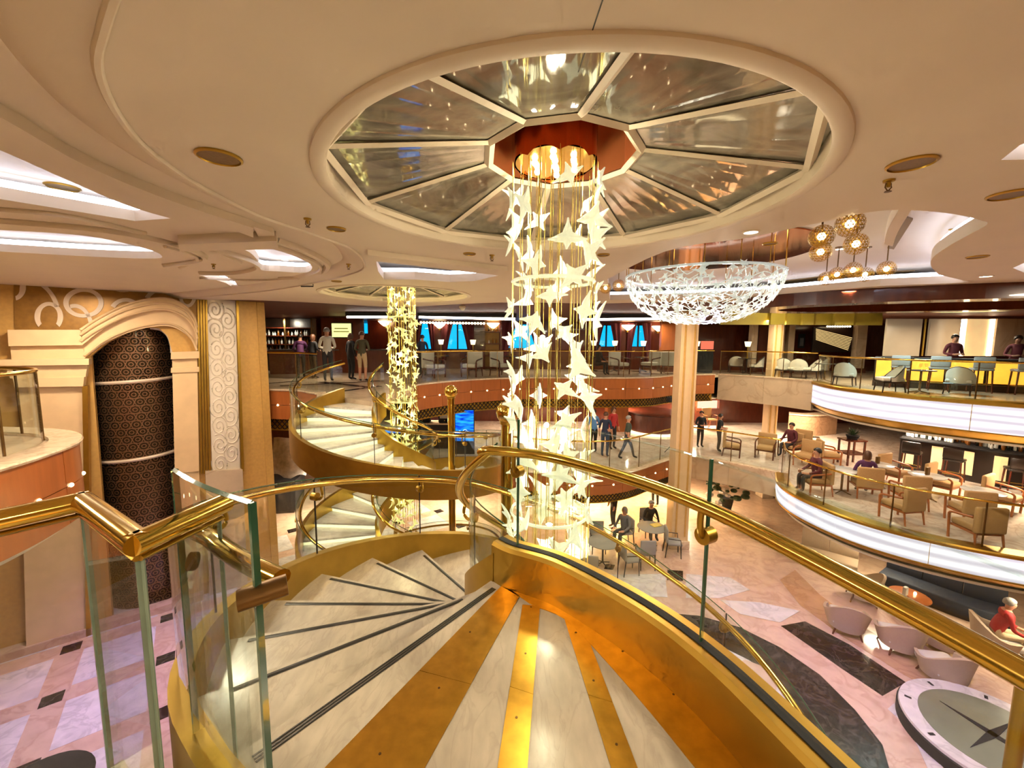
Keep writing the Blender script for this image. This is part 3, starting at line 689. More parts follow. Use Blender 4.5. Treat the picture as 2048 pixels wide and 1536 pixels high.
# landing in front of the camera
foot = spline([Vector(p) for p in [(-.13, 2.60, 0), (-.02, 2.50, 0), (.24, 2.35, 0), (.49, 2.09, 0), (.68, 1.84, 0), (.81, 1.59, 0), (.89, 1.36, 0), (.98, 1.05, 0), (1.06, .7, 0), (1.12, .2, 0), (1.15, -1.0, 0), (1.15, -3.9, 0)]], 5)
LD = thing('stair_landing', 'cream marble landing with radiating brass strips at the head of the near stair', 'landing', (0, 1, -.2))
arc = [pol(AX1, 2.25, a) for a in (231, 234, 237, 240)]
zig = [Vector((-1.02, 1.12, 0)), Vector((-1.48, 1.41, 0)), Vector((-1.56, 1.25, 0)), Vector((-3.4, 1.05, 0))]
plate('slab', xy(foot) + [(-3.4, -3.9)] + xy(zig[::-1]) + xy(arc[::-1]), [], flat(0), flat(-.2), M['tread_marble'], LD)
def inlay(pts, name='brass_strip', m='strip', h=.003):
    s = MB(); s.prism([(p.x, p.y) for p in pts], .0, h); return s.build(name, M[m], LD)
def ext(a, b, k=1.0): return b + (b - a) * k
for (a0, a1, b1, b0) in [((1012, 1163), (1046, 1180), (850, 1536), (650, 1536)), ((1045, 1210), (1080, 1212), (1055, 1536), (995, 1536)), ((1128, 1236), (1162, 1240), (1275, 1536), (1222, 1536))]:
    p0, p1, q1, q0 = G(*a0, 0), G(*a1, 0), G(*b1, 0), G(*b0, 0)
    c0, c1 = p0.lerp(q0, .62), p1.lerp(q1, .66)
    inlay([p0, p1, c1, c0]); inlay([c0 + (q0 - p0) * .002, c1 + (q1 - p1) * .002, ext(p1, q1), ext(p0, q0)])
bl = [G(*p, 0) for p in [(1000, 1163), (1060, 1208), (1128, 1238), (1200, 1310), (1300, 1425), (1390, 1536)]]
bl.append(ext(bl[-2], bl[-1], 1.2)); bs = spline(bl, 4)
fs_ = resample(foot, .11)
k = 0
for i in range(0, len(bs) - 6, 6):
    seg_ = bs[i:i + 7]; o = [min(foot, key=lambda f: (f - p).length) for p in seg_]
    inlay(seg_ + o[::-1], 'brass_border', 'strip', .0035)
# screw heads along the strips
s = MB()
for (px, py) in [(1051, 1308), (1033, 1436), (1062, 1215), (1138, 1220), (1152, 1266), (1187, 1362), (1233, 1490), (1245, 1304), (1230, 1289), (1347, 1390), (1376, 1412), (940, 1265), (878, 1377), (760, 1509)]:
    p = G(px, py, 0); s.lathe([(.006, .003), (.0055, .0045)], p, 8)
s.build('screw_heads', M['brass_dark'], LD, kind='stuff')
# grip grooves on the landing edge
for d in (2.4, 3.1, 3.8):
    s = MB(); s.tube([pol(AX1, .72, 231 + d * 1.4, .002), pol(AX1, 2.12, 231 + d * .62, .002)], .006, 4, flat=.2); s.build('grip_strip', M['seam'], LD)
# curved upstand of the landing
s = MB(); s.sweep(foot, [(0, -.34), (0, .25), (-.02, .27), (-.07, .27), (-.07, .255), (-.095, .255), (-.095, .27), (-.15, .27), (-.16, .26), (-.16, -.34)]); s.build('curved_upstand', M['brass'], LD, 30)
s = MB(); s.sweep(foot, [(-.060, .262), (-.060, .2745), (-.104, .2745), (-.104, .262)]); s.build('glazing_channel', M['black'], LD)

BR = thing('glass_balustrade', 'curved glass balustrade with thick polished brass handrail along the landing at right', 'balustrade', (.8, 1.8, .26))
gp = offset(foot, -.082)
rail_p = offset(foot, -.045)
def between(path, f0, f1):
    P = [path[0]]; L = [0]
    for a, b in zip(path, path[1:]): L.append(L[-1] + (b - a).length)
    T = L[-1]; out = []
    def at(d):
        for i in range(len(L) - 1):
            if L[i + 1] >= d: return path[i].lerp(path[i + 1], (d - L[i]) / max(1e-9, L[i + 1] - L[i]))
        return path[-1].copy()
    m = max(2, int((f1 - f0) / .12)); return [at(f0 + (f1 - f0) * j / m) for j in range(m + 1)]
cuts = [.0, .16, 1.36, 3.0, 4.6]
for a, b in zip(cuts, cuts[1:]):
    P = between(gp, a + .006, b - .006)
    s = MB(); s.sweep(P, [(-.008, .25), (-.008, 1.10), (.008, 1.10), (.008, .25)]); g_ = s.build('glass_panel', M['glass'], BR, 30)
    s = MB(); s.box(P[-1] + Vector((0, 0, .68)), (.017, .008, .85), math.atan2(P[-1].y - P[-2].y, P[-1].x - P[-2].x) + PI / 2); s.build('panel_edge', M['glass_edge'], g_)
    s = MB(); s.tube([p + Vector((0, 0, 1.10)) for p in P], .008, 4); s.build('panel_edge', M['glass'], g_)
    q = P[-1] + Vector((0, 0, .90)); t_ = (P[-1] - P[-2]).normalized(); inn = Vector((t_.y, -t_.x, 0))
    if (inn.x * -.3 + inn.y * -1) < 0: inn = -inn
    s = MB(); s.tube(spline([q + inn * .045, q + inn * .05 + Vector((0, 0, -.07)), q + inn * .035 + Vector((0, 0, -.125)), q + Vector((0, 0, -.13))], 5), .014, 8)
    s.tube([q + inn * .035 + Vector((0, 0, -.13)), q - inn * .02 + Vector((0, 0, -.13))], .038, 16); s.build('bracket', M['brass'], BR, 40)
P = [p + Vector((0, 0, .905)) for p in between(rail_p, .12, 5.2)]
i0 = pol(AX1, .70, 231 - 6, .88)
P = spline([i0, pol(AX1, .70, 231, .905)] + P[1:], 3)
s = MB(); s.tube(P, .036, 14, flat=.85); s.build('handrail', M['gold'], BR, 50)
_q = G(2044, 1400, .80); s = MB(); s.tube([(_q.x, _q.y, 0), (_q.x, _q.y, .87)], .014, 10); s.build('end_post', M['brass'], BR, 40)

# zig-zag deck balustrade on the left
BL = thing('glass_balustrade', 'zig-zag glass balustrade with wide brass rail at the lower left', 'balustrade', (-1.1, 1.2, 0))
zr = [G(-60, 1052, 1.04), G(165, 1003, 1.04), G(275, 1085, 1.04), G(440, 1010, 1.04)]
zr = [Vector((-3.4, 1.05, 1.04))] + zr[1:] if False else zr
far_l = ext(zr[1], zr[0], 1.2)
for a, b in [(far_l, zr[1]), (zr[1], zr[2]), (zr[2], zr[3])]:
    d = (b - a).normalized()
    s = MB(); s.tube([a - d * .018, b + d * .018], .036, 14, flat=.9); s.build('handrail', M['gold'], BL, 50)
    s = MB(); s.tube([a + Vector((0, 0, -.045)), b + Vector((0, 0, -.045))], .016, 6, flat=.6); s.build('rail_channel', M['brass'], BL, 50)
    n_ = max(1, round((b - a).length / .55)); L_ = (b - a) / n_
    for j in range(n_):
        p, q = a + L_ * j + d * .008, a + L_ * (j + 1) - d * .008
        c = (p + q) / 2; s = MB(); s.box((c.x, c.y, .45), ((q - p).length, .014, 1.1), math.atan2(d.y, d.x)); g_ = s.build('glass_panel', M['glass'], BL)
        for e in (p, q):
            s = MB(); s.box((e.x, e.y, .45), (.004, .0145, 1.1), math.atan2(d.y, d.x)); s.build('panel_edge', M['glass_edge_pale'], g_)
# taller glass pane at the head of the stair, with the stub of the outer rail
PN = thing('glass_screen', 'upright glass pane with green edges at the head of the stair', 'glass pane', pol(AX1, 2.27, 238, 0))
P = [pol(AX1, 2.27, 231 + j * 1.3, 0) for j in range(11)]
s = MB(); s.sweep(P, [(-.008, -.1), (-.008, 1.16), (.008, 1.16), (.008, -.1)]); g_ = s.build('pane', M['glass'], PN, 30)
s = MB(); s.tube([p + Vector((0, 0, 1.163)) for p in P], .0085, 4); s.build('top_edge', M['glass_edge'], PN)
for p in (P[0], P[-1]):
    s = MB(); s.box(p + Vector((0, 0, .53)), (.018, .010, 1.27), math.radians(244)); s.build('side_edge', M['glass_edge'], PN)
e0 = pol(AX1, 2.20, 247, .86)
dn = (pol(AX1, 2.20, 240, .88) - e0).normalized(); 
s = MB(); q = pol(AX1, 2.22, 244, .87)
s.tube([pol(AX1, 2.31, 243.4, .90), pol(AX1, 2.21, 245.0, .91)], .036, 16, flat=.75); s.build('rail_end_bracket', M['brass_dark'], PN, 40)
s = MB(); q = pol(AX1, 2.25, 233, .86); s.tube([q, q + (q - AX1).normalized() * .02], .03, 14); s.build('glass_clamp', M['brass_dark'], PN, 40)

# far staircase, mirrored, with lit risers
ST2 = thing('spiral_staircase', 'far spiral staircase with glowing lit risers beside the slimmer chandelier', 'staircase', (AX2.x, AX2.y, Z5))
spiral(ST2, AX2, .68, 2.27, 146, 17, 40, .124, Z7, True, M['marble'], hs=.26, strip_on=False, glass_h=.72, panel=42)

# brass poles with ball finials beside the stairs
def pole(px, py, y, label, r):
    b = D(px, py, y); t = thing('brass_pole', label, 'pole', (b.x, b.y, Z5))
    s = MB(); s.lathe([(r * 1.5, 0), (r * 1.5, .06), (r, .10), (r, b.z - r * 1.4 - Z5)], (b.x, b.y, Z5), 18); s.build('shaft', M['gold'], t, 40)
    s = MB(); s.lathe([(r * 1.25, 0), (r * 1.25, r * .5)], (b.x, b.y, b.z - r * 1.9), 18); s.build('collar', M['brass'], t, 40)
    s = MB(); s.sphere(b, r * 1.9, 20, 12); s.build('ball_finial', M['gold'], t, 60)
pole(902, 783, 7.9, 'slender brass pole with ball finial beside the far stair', .068)
pole(1015, 825, 5.62, 'thicker brass pole with ball finial just left of the near chandelier', .085)

# ------------------------------------------------------------------ chandeliers
M['star'] = mat_cast_glass('cast_star_glass', (226, 230, 214), (248, 246, 206), .40, .38)  # stars get their own glow in place of LED light falling on them
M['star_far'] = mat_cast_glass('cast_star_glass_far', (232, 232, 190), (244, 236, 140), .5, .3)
M['star_bowl'] = mat_cast_glass('silver_star_glass', (214, 222, 220), (232, 244, 240), .22, .5)  # bowl glass glows as well, standing in for lamplight on it
M['wire'] = mat('gold_wire', (238, 214, 130), .2, 1, .03, 9, emit=.02, emit_rgb=(255, 220, 90))  # faint glow put into the wire material; the wires are no lamps
M['led'] = mat_emit('led_spot', (255, 250, 226), 45)
M['disc_glass'] = mat_glass('disc_glass', (.96, .98, .93), .05, 1.0, .14)
quiet('star', 'star_far', 'star_bowl', 'wire', 'led')
random.seed(7)
def star_mesh(name, arms, size, mat_, bend=2.2):
    s = MB(); pts = []; n = len(arms)
    for j, (ang, L) in enumerate(arms):
        nx = arms[(j + 1) % n][0] + (360 if j == n - 1 else 0); a = math.radians(ang)
        for r, w in ((.5, -.22), (.8, -.09), (1.02, -.05), (1.06, .0), (1.02, .05), (.8, .09), (.5, .22)):
            R_ = r * L * size; off = w * size
            pts.append((R_ * math.cos(a) - off * math.sin(a), R_ * math.sin(a) + off * math.cos(a)))
        mid = math.radians((ang + nx) / 2); pts.append((.40 * size * math.cos(mid), .40 * size * math.sin(mid)))
    m = len(pts); vs = []
    for sd in (1, -1):
        for x, y in pts: r = math.hypot(x, y); vs.append((x, y, bend * r * r + sd * .006 * size / .1 * (1.2 - .6 * r / size)))
    vs += [(0, 0, .014 * size / .1), (0, 0, -.014 * size / .1)]
    s.add(vs, [(2 * m, i, (i + 1) % m) for i in range(m)] + [(2 * m + 1, m + (i + 1) % m, m + i) for i in range(m)] + [(i, m + i, m + (i + 1) % m, (i + 1) % m) for i in range(m)])
    me = bpy.data.meshes.new(name); me.from_pydata(s.v, [], s.f); me.materials.append(mat_)
    me.polygons.foreach_set('use_smooth', [True] * len(me.polygons)); me.set_sharp_from_angle(angle=math.radians(50)); me.update(); return me
ARMS = [[(80, 1.25), (165, .8), (255, 1.05), (345, .8)], [(95, 1.0), (170, 1.1), (270, .8), (20, 1.05)], [(60, .9), (140, 1.1), (215, .9), (300, 1.15), (5, .7)], [(90, 1.4), (200, .9), (300, 1.0)], [(70, 1.1), (150, .7), (230, 1.2), (330, 1.0)]]
ARMS = [sorted(a) for a in ARMS]
def place(me, name, root, pos, nrm, roll, sc=1.0):
    o = bpy.data.objects.new(name, me); COL.objects.link(o); o.parent = root; o.matrix_parent_inverse = Matrix.Translation(-root.location)
    q = Vector(nrm).to_track_quat('Z', 'Y').to_matrix().to_4x4()
    o.matrix_basis = Matrix.Translation(pos) @ q @ Matrix.Rotation(roll, 4, 'Z') @ Matrix.Scale(sc, 4)
    return o
def column_chandelier(label, ax, zt, zb, R, nst, nw, size, mat_, discs, wr):
    t = thing('star_chandelier', label, 'chandelier', (ax.x, ax.y, zb))
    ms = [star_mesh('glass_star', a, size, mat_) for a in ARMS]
    # scalloped canopy
    s = MB(); n = 72; rc = R * .92
    prof = [[pol(ax, rc * (1 + .03 * abs(math.sin(math.radians(360 * k / n * 4)))), 360 * k / n, z + (0 if z > zt + .05 else .035 * abs(math.sin(math.radians(360 * k / n * 4))))) for k in range(n)] for z in (zt + .38, zt)]
    s.add(prof[0] + prof[1], [(k, n + k, n + (k + 1) % n, (k + 1) % n) for k in range(n)]); s.build('canopy', M['copper'], t, 40)
    s = MB(); s.lathe([(rc * .98, zt + .03), (rc * .98, zt + .04)], (ax.x, ax.y, 0), 40); s.build('canopy_plate', M['gold'], t)
    for k in range(7):
        p = pol(ax, R * .5 if k else 0, 60 * k + 20, zt + .012); s = MB(); s.sphere(p, .022, 10, 6); s.build('led_spot', M['led'], t)
    ws = []
    for k in range(nw):
        a = 360 * (k + random.uniform(-.35, .35)) / nw; r = R * (random.choice((.96, .9, .6, .35)) if k % 3 else .97)
        ws.append((r, a)); p = pol(ax, r, a)
        s = MB(); s.tube([(p.x, p.y, zt + .03), (p.x, p.y, zb + random.uniform(0, .25))], wr, 4); s.build('wire', M['wire'], t)
    for k in range(nst):
        z = zt - .10 - (zt - zb - .15) * (k + random.random()) / nst
        a = k * 137.5 + random.uniform(-25, 25); r = R * random.choice((1.02, 1.0, .95, .8, .55))
        p = pol(ax, r, a, z); nrm = (pol(ax, 1, a) - Vector((ax.x, ax.y, 0))) + Vector((random.uniform(-.6, .6), random.uniform(-.6, .6), random.uniform(-.5, .5)))
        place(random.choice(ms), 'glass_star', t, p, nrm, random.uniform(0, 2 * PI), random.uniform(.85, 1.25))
    for z in discs:
        s = MB(); s.lathe([(R * .93, z), (R * .95, z + .01), (R * .95, z + .025), (R * .93, z + .03)], (ax.x, ax.y, 0), 48); s.build('glass_disc', M['disc_glass'], t, 40)
        s = MB(); s.tube([pol(ax, R * .95, 7.5 * k, z + .015) for k in range(48)], .012, 6, True); s.build('disc_rim', mat_, t, 40)
    return t
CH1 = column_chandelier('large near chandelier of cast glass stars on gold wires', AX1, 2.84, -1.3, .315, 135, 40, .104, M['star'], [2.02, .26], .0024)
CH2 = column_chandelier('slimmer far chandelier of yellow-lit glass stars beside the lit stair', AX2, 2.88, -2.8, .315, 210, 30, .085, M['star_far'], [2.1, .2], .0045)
for z, e in ((2.55, 20), (1.75, 15), (.8, 14), (-.2, 12)): lamp('POINT', 'chandelier_lamp', (AX1.x, AX1.y, z), e * LK, (1, .86, .56), .05)
for z, e in ((2.6, 26), (1.2, 26), (-.3, 26), (-1.9, 26)): lamp('POINT', 'chandelier_lamp', (AX2.x, AX2.y, z), e * LK, (1, .84, .42), .06)
# star bursts of LED lamps inside the near one
for (px, py) in [(1093, 850), (1085, 675)]:
    p = D(px, py, 2.86); s = MB(); s.sphere(p, .018, 10, 6); s.build('led_spot', M['led'], CH1)

# bowl of glass stars
BC = D(1401, 560, 6.4); BC.z = 2.60; BR_, BH = 1.10, .72
t = thing('bowl_chandelier', 'hemispherical bowl chandelier woven of silvery glass stars', 'chandelier', (BC.x, BC.y, BC.z - BH))
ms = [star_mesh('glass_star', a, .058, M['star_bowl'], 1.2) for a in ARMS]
def bowl(a, f):  # f 0 rim .. 1 bottom
    th = f * PI / 2; return Vector((BC.x + BR_ * math.cos(th) ** .85 * math.cos(a), BC.y + BR_ * math.cos(th) ** .85 * math.sin(a), BC.z - BH * math.sin(th)))
s = MB(); s.tube([bowl(2 * PI * k / 64, 0) for k in range(64)], .018, 6, True); s.build('rim', M['star_bowl'], t, 50)
for k in range(16):
    p = bowl(2 * PI * k / 16, 0); s = MB(); s.tube([p, Vector((p.x, p.y, ZU))], .006, 5); s.build('hanging_rod', M['gold'], t)
s = MB(); s.lathe([(1.5, ZU - .02), (1.5, ZU - .005)], (BC.x, BC.y, 0), 64); s.build('mirror_canopy', M['copper'], t)
for k in range(230):
    f = math.asin(min(1, ((k + .5) / 230) ** 1.0)) / (PI / 2); a = k * 2.39996 + random.uniform(-.1, .1)
    p = bowl(a, f); nrm = (p - Vector((BC.x, BC.y, BC.z + .15))).normalized()
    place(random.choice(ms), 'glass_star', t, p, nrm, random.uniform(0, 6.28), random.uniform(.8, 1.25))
for k in range(290):
    f = math.asin(random.uniform(.03, .99)) / (PI / 2); a = random.uniform(0, 2 * PI); d = random.uniform(-1, 1) * .32; df = random.uniform(-.14, .14); bz = random.uniform(-.1, .1)
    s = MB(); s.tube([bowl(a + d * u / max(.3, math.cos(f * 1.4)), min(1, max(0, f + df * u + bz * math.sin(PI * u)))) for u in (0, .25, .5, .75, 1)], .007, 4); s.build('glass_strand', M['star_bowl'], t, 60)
for k in range(5): lamp('POINT', 'bowl_lamp', (BC.x + .5 * math.cos(k * 1.257), BC.y + .5 * math.sin(k * 1.257), BC.z - .12), 7 * LK, (1, .95, .86), .06)

# pendant globes of pierced gold
bm = bmesh.new(); bmesh.ops.create_icosphere(bm, subdivisions=3, radius=1.0)
r_ = bmesh.ops.inset_individual(bm, faces=bm.faces[:], thickness=.045, depth=0)
bmesh.ops.delete(bm, geom=[f for f in bm.faces if f.calc_area() < 0], context='FACES')
small = sorted(bm.faces, key=lambda f: len(f.verts))
bmesh.ops.delete(bm, geom=[f for f in bm.faces if len(f.verts) == 3], context='FACES')
globe_me = bpy.data.meshes.new('pierced_globe'); bm.to_mesh(globe_me); bm.free(); globe_me.materials.append(M['brass'])
GR = .105
def pendant(px, py, label, y=None, zc=None):
    d = ray(px, py); y = y or .97 * d.y / d.z
    p = D(px, py, y); t = thing('pendant_globe', label, 'pendant lamp', p)
    o = bpy.data.objects.new('pierced_shade', globe_me); COL.objects.link(o); o.parent = t; o.scale = (GR,) * 3
    s = MB(); s.sphere(p, .034, 12, 8); s.build('bulb', M['lamp_warm'], t, 60)
    s = MB(); s.tube([p + Vector((0, 0, GR)), Vector((p.x, p.y, ZU))], .007, 6); s.lathe([(.05, ZU - .012), (.05, ZU)], (p.x, p.y, 0), 14); s.build('stem', M['brass_dark'], t)
for px, py, lb in [(1643, 473, 'upper pierced gold globe of the stacked pair right of the bowl'), (1641, 504, 'lower pierced gold globe of the stacked pair right of the bowl'),
                   (1712, 488, 'single pierced gold globe right of the stacked pair'), (1652, 557, 'leftmost small gold globe of the row below'),
                   (1674, 549, 'second small gold globe of the row'), (1706, 540, 'third gold globe, middle of the row'), (1730, 549, 'fourth gold globe of the row, hung low'),
                   (1773, 538, 'rightmost gold globe of the row'), (1211, 576, 'left small globe between near chandelier and bowl'), (1237, 571, 'right small globe between near chandelier and bowl'),
                   (1700, 448, 'highest gold globe half hidden by the ceiling edge')]: pendant(px, py, lb)

# ------------------------------------------------------------------ galleries: fascias and balustrades
def plen(path): return sum((b - a).length for a, b in zip(path, path[1:]))
M['onyx'] = None
def mat_onyx():
    m = bpy.data.materials.new('backlit_onyx'); m.use_nodes = True; nt = m.node_tree; nt.nodes.clear(); L = nt.links.new
    out = nt.nodes.new('ShaderNodeOutputMaterial'); e = nt.nodes.new('ShaderNodeEmission'); g = nt.nodes.new('ShaderNodeBsdfGlossy'); mx = nt.nodes.new('ShaderNodeMixShader')
    tc = nt.nodes.new('ShaderNodeTexCoord'); mp = nt.nodes.new('ShaderNodeMapping'); mp.inputs['Scale'].default_value = (.55, .55, 5.2)
    n = nt.nodes.new('ShaderNodeTexNoise'); n.inputs['Scale'].default_value = 1.3; n.inputs['Detail'].default_value = 5; n.inputs['Distortion'].default_value = .6
    w = nt.nodes.new('ShaderNodeTexWave'); w.bands_direction = 'Z'; w.inputs['Scale'].default_value = .26; w.inputs['Distortion'].default_value = 4.5; w.inputs['Detail'].default_value = 2
    r = nt.nodes.new('ShaderNodeValToRGB')
    r.color_ramp.elements[0].position = .25; r.color_ramp.elements[0].color = lin((196, 186, 196)) + (1,)
    r.color_ramp.elements[1].position = .72; r.color_ramp.elements[1].color = lin((255, 250, 250)) + (1,)
    ad = nt.nodes.new('ShaderNodeMath'); ad.operation = 'MULTIPLY_ADD'; ad.inputs[1].default_value = .5
    L(tc.outputs['Object'], mp.inputs[0]); L(mp.outputs[0], n.inputs['Vector']); L(mp.outputs[0], w.inputs['Vector'])
    h = nt.nodes.new('ShaderNodeMath'); h.operation = 'MULTIPLY'; h.inputs[1].default_value = .5; L(n.outputs['Fac'], h.inputs[0])
    L(w.outputs['Fac'], ad.inputs[0]); L(h.outputs[0], ad.inputs[2]); L(ad.outputs[0], r.inputs[0]); L(r.outputs[0], e.inputs[0])
    e.inputs[1].default_value = 1.05; g.inputs['Roughness'].default_value = .1; mx.inputs[0].default_value = .05
    L(e.outputs[0], mx.inputs[1]); L(g.outputs[0], mx.inputs[2]); L(mx.outputs[0], out.inputs[0]); return m
M['onyx'] = mat_onyx()

def fascia(label, path, zc, zw, zl, name='gallery_fascia', panel=1.25, lamps=.72, lattice=True):
    a = path[len(path) // 2]; t = thing(name, label, 'balcony', (a.x, a.y, zl))
    MB().sweep(path, [(-.28, zc - .05), (-.28, zc), (.05, zc), (.065, zc - .02), (.05, zc - .05)]).build('marble_cap', M['cap_marble'], t, 30)
    L = plen(path); n = max(1, round(L / panel)); half = (zc - .05 + zw) / 2
    for k in range(n):
        P = between(path, L * k / n + .006, L * (k + 1) / n - .006)
        for z0, z1 in ((half + .006, zc - .055), (zw, half - .006)):
            MB().sweep(P, [(-.03, z0), (-.03, z1), (.02, z1), (.02, z0)]).build('veneer_panel', M['wood'], t, 30)
    MB().sweep(path, [(-.10, zw + .02), (-.10, zc - .06), (-.028, zc - .06), (-.028, zw + .02)]).build('backing', M['wood_dark'], t, 30)
    m = max(2, round(L / lamps))
    for k in range(m):
        p = between(path, L * (k + .5) / m, L * (k + .5) / m + .02); d = (p[1] - p[0]).normalized(); o = Vector((d.y, -d.x, 0))
        s = MB(); s.sphere(Vector((p[0].x, p[0].y, half)) + o * .02, .03, 8, 6); s.build('fascia_lamp', M['lamp_dot'], t, 60)
    if lattice:
        MB().sweep(path, [(-.16, zl), (-.16, zw), (-.13, zw), (-.13, zl)]).build('lattice_backing', M['brass'], t, 30)
        s = MB(); h = zw - zl; Q = resample(path, h * .5); Q = offset(Q, -.12)
        for i in range(len(Q) - 2):
            for (p, q) in ((Q[i], Q[i + 2]), (Q[i + 2], Q[i])):
                A = Vector((p.x, p.y, zl)); B = Vector((q.x, q.y, zw)); s.tube([A, B], .02, 3, cap=False)
        s.build('lattice', M['wood_black'], t, kind='stuff')
        MB().sweep(path, [(-.16, zl - .03), (-.16, zl), (-.08, zl), (-.08, zl - .03)]).build('bottom_bead', M['brass'], t, 30)
    return t
def railing(label, path, zc, h=1.06, panel=1.35, off=-.12, gh=1.0, name='glass_balustrade', r=.028, posts=True):
    P0 = offset(path, off); a = P0[len(P0) // 2]; t = thing(name, label, 'balustrade', (a.x, a.y, zc))
    L = plen(P0); n = max(1, round(L / panel))
    for k in range(n):
        P = between(P0, L * k / n + .008, L * (k + 1) / n - .008)
        MB().sweep(P, [(-.006, zc), (-.006, zc + gh), (.006, zc + gh), (.006, zc)]).build('glass_panel', M['glass'], t, 30)
        if posts: MB().box((P[0].x, P[0].y, zc + h / 2), (.022, .022, h)).build('slim_post', M['brass_dark'], t)
    MB().tube([p + Vector((0, 0, zc + h)) for p in P0], r, 8).build('handrail', M['gold'], t, 50)
    return t
def onyx_front(label, path, zt, z0, z1, zb, panel=1.7):
    a = path[len(path) // 2]; t = thing('gallery_fascia', label, 'balcony', (a.x, a.y, zb))
    MB().sweep(path, [(-.3, z0), (-.3, zt), (.04, zt), (.07, zt - .03), (.07, z0 + .02), (.03, z0)]).build('brass_cornice', M['brass'], t, 30)
    L = plen(path); n = max(1, round(L / panel))
    for k in range(n):
        P = between(path, L * k / n + .008, L * (k + 1) / n - .008)
        MB().sweep(P, [(-.03, z1), (-.03, z0), (.02, z0), (.02, z1)]).build('onyx_panel', M['onyx'], t, 30)
    MB().sweep(path, [(-.10, z1), (-.10, z0), (-.035, z0), (-.035, z1)]).build('backing', M['brass'], t, 30)
    MB().sweep(path, [(-.35, zb), (-.02, z1 - .10), (.05, z1 - .03), (.05, z1), (-.1, z1), (-.4, zb)]).build('brass_soffit', M['brass'], t, 30)
    return t
fascia('cherry-wood curved gallery front with dot lamps behind the near chandelier', E7_far, .15, -.75, -1.08)
railing('long glass balustrade of the far upper gallery', E7_far, .15)
fascia('short cherry-wood gallery front left of the far stair', E7_left[:-5], .15, -.75, -1.08)
railing('short glass balustrade left of the far stair top', E7_left[:-6], .15)
fascia('lower cherry-wood balcony front with dot lamps on the middle deck', E6_far, -2.65, -3.32, -3.6)
railing('curved glass balustrade of the middle deck balcony', E6_far, -2.65)
onyx_front('upper curved balcony front of glowing white onyx at right', E7_onyx, .12, -.02, -.72, -1.05)
railing('glass balustrade with brass rail above the upper onyx balcony', E7_onyx, .12, 1.0)
onyx_front('lower curved balcony front of glowing white onyx at right', E6_onyx, -2.66, -2.76, -3.24, -3.5)
railing('glass balustrade with brass rail above the lower onyx balcony', E6_onyx, -2.66, 1.0)
def slab_front(label, path, zt, zb):
    a = path[0]; t = thing('gallery_fascia', label, 'balcony', (a.x, a.y, zb)); L = plen(path)
    for k in range(2):
        P = between(path, L * k / 2 + .004, L * (k + 1) / 2 - .004)
        MB().sweep(P, [(-.12, zb), (-.12, zt), (.04, zt), (.04, zb)]).build('marble_slab', M['slab_marble'], t, 30)
    MB().sweep(path, [(-.2, zt), (-.2, zt + .04), (.06, zt + .04), (.06, zt)]).build('cap', M['cap_marble'], t)
slab_front('plain beige marble edge of the upper deck between wood and onyx fronts', E7_right, .1, -1.05)
railing('glass balustrade above the plain marble deck edge', E7_right, .14)
slab_front('plain marble edge of the middle deck between wood and onyx fronts', E6_slab, -2.7, -3.5)
railing('glass balustrade above the middle marble deck edge', E6_slab, -2.66)
# rounded balcony at the far left of the frame
EB = spline([Vector(p) for p in [(-5.7, 2.2, 0), (-5.7, 3.4, 0), (-5.8, 4.5, 0), (-5.95, 5.1, 0), (-6.25, 5.75, 0), (-6.85, 6.25, 0), (-7.7, 6.5, 0), (-9.5, 6.6, 0), (-12, 6.4, 0)]], 6)
plate('floor_side_balcony', xy(EB) + [(-18, 6.2), (-18, 2.2)], [], flat(.1), flat(-.02), M['slab_marble'])
MB().prism(xy(offset(EB, -.16)) + [(-18, 6.0), (-18, 2.2)], -1.05, -1.0).build('ceiling_side_balcony', M['ceil'], None, kind='structure')
fascia('rounded cherry-wood balcony end at the left edge of the frame', EB, .15, -.92, -1.1, lattice=False, panel=1.5, lamps=.62)
railing('glass balustrade with brass rail on the rounded left balcony', EB, .15, 1.0, panel=.9, off=-.33)

# square marble columns
def column(x, y, w, z0, z1, label, m='cream', base=.3):
    t = thing('column', label, 'column', (x, y, z0))
    MB().rbox((x, y, (z0 + z1) / 2), (w, w, z1 - z0), 0, .015, 1).build('shaft', M[m], t)
    MB().rbox((x, y, z0 + base / 2), (w + .1, w + .1, base), 0, .02, 1).build('plinth', M['cap_marble'], t)
    for sx in (-1, 1): MB().box((x + sx * w * .28, y - w / 2 - .012, (z0 + z1) / 2 + .2), (.05, .03, z1 - z0 - .5)).build('pilaster_strip', M['goldwall'], t)
column(5.72, 13.55, .55, Z5, ZC, 'tall square stone column right of the near chandelier')
column(11.55, 18.1, .42, Z5, ZC, 'slim marble column beside the plain marble deck edge')

# ------------------------------------------------------------------ left wall with the lift portal
W0 = Vector((-11.26, 8.36, 0)); WU = Vector((.779, .627, 0)); WN = Vector((.627, -.779, 0))
def W(px, py):
    d = ray(px, py); k = (W0 - CAMP).dot(WN) / d.dot(WN); p = CAMP + d * k
    return ((p - W0).dot(WU), p.z)
def wpt(s, z, d=0.0): return W0 + WU * s + WN * d + Vector((0, 0, z))
def wprism(pts, d0, d1, name, m, parent, in_px=True):
    P = [W(*p) for p in pts] if in_px else pts; n = len(P); s = MB()
    if sum(P[i][0] * P[(i + 1) % n][1] - P[(i + 1) % n][0] * P[i][1] for i in range(n)) < 0: P = P[::-1]
    vs = [wpt(a, b, d0) for a, b in P] + [wpt(a, b, d1) for a, b in P]
    s.add(vs, [tuple(range(n))[::-1], tuple(range(n, 2 * n))] + [(i, (i + 1) % n, n + (i + 1) % n, n + i) for i in range(n)])
    return s.build(name, M[m], parent)
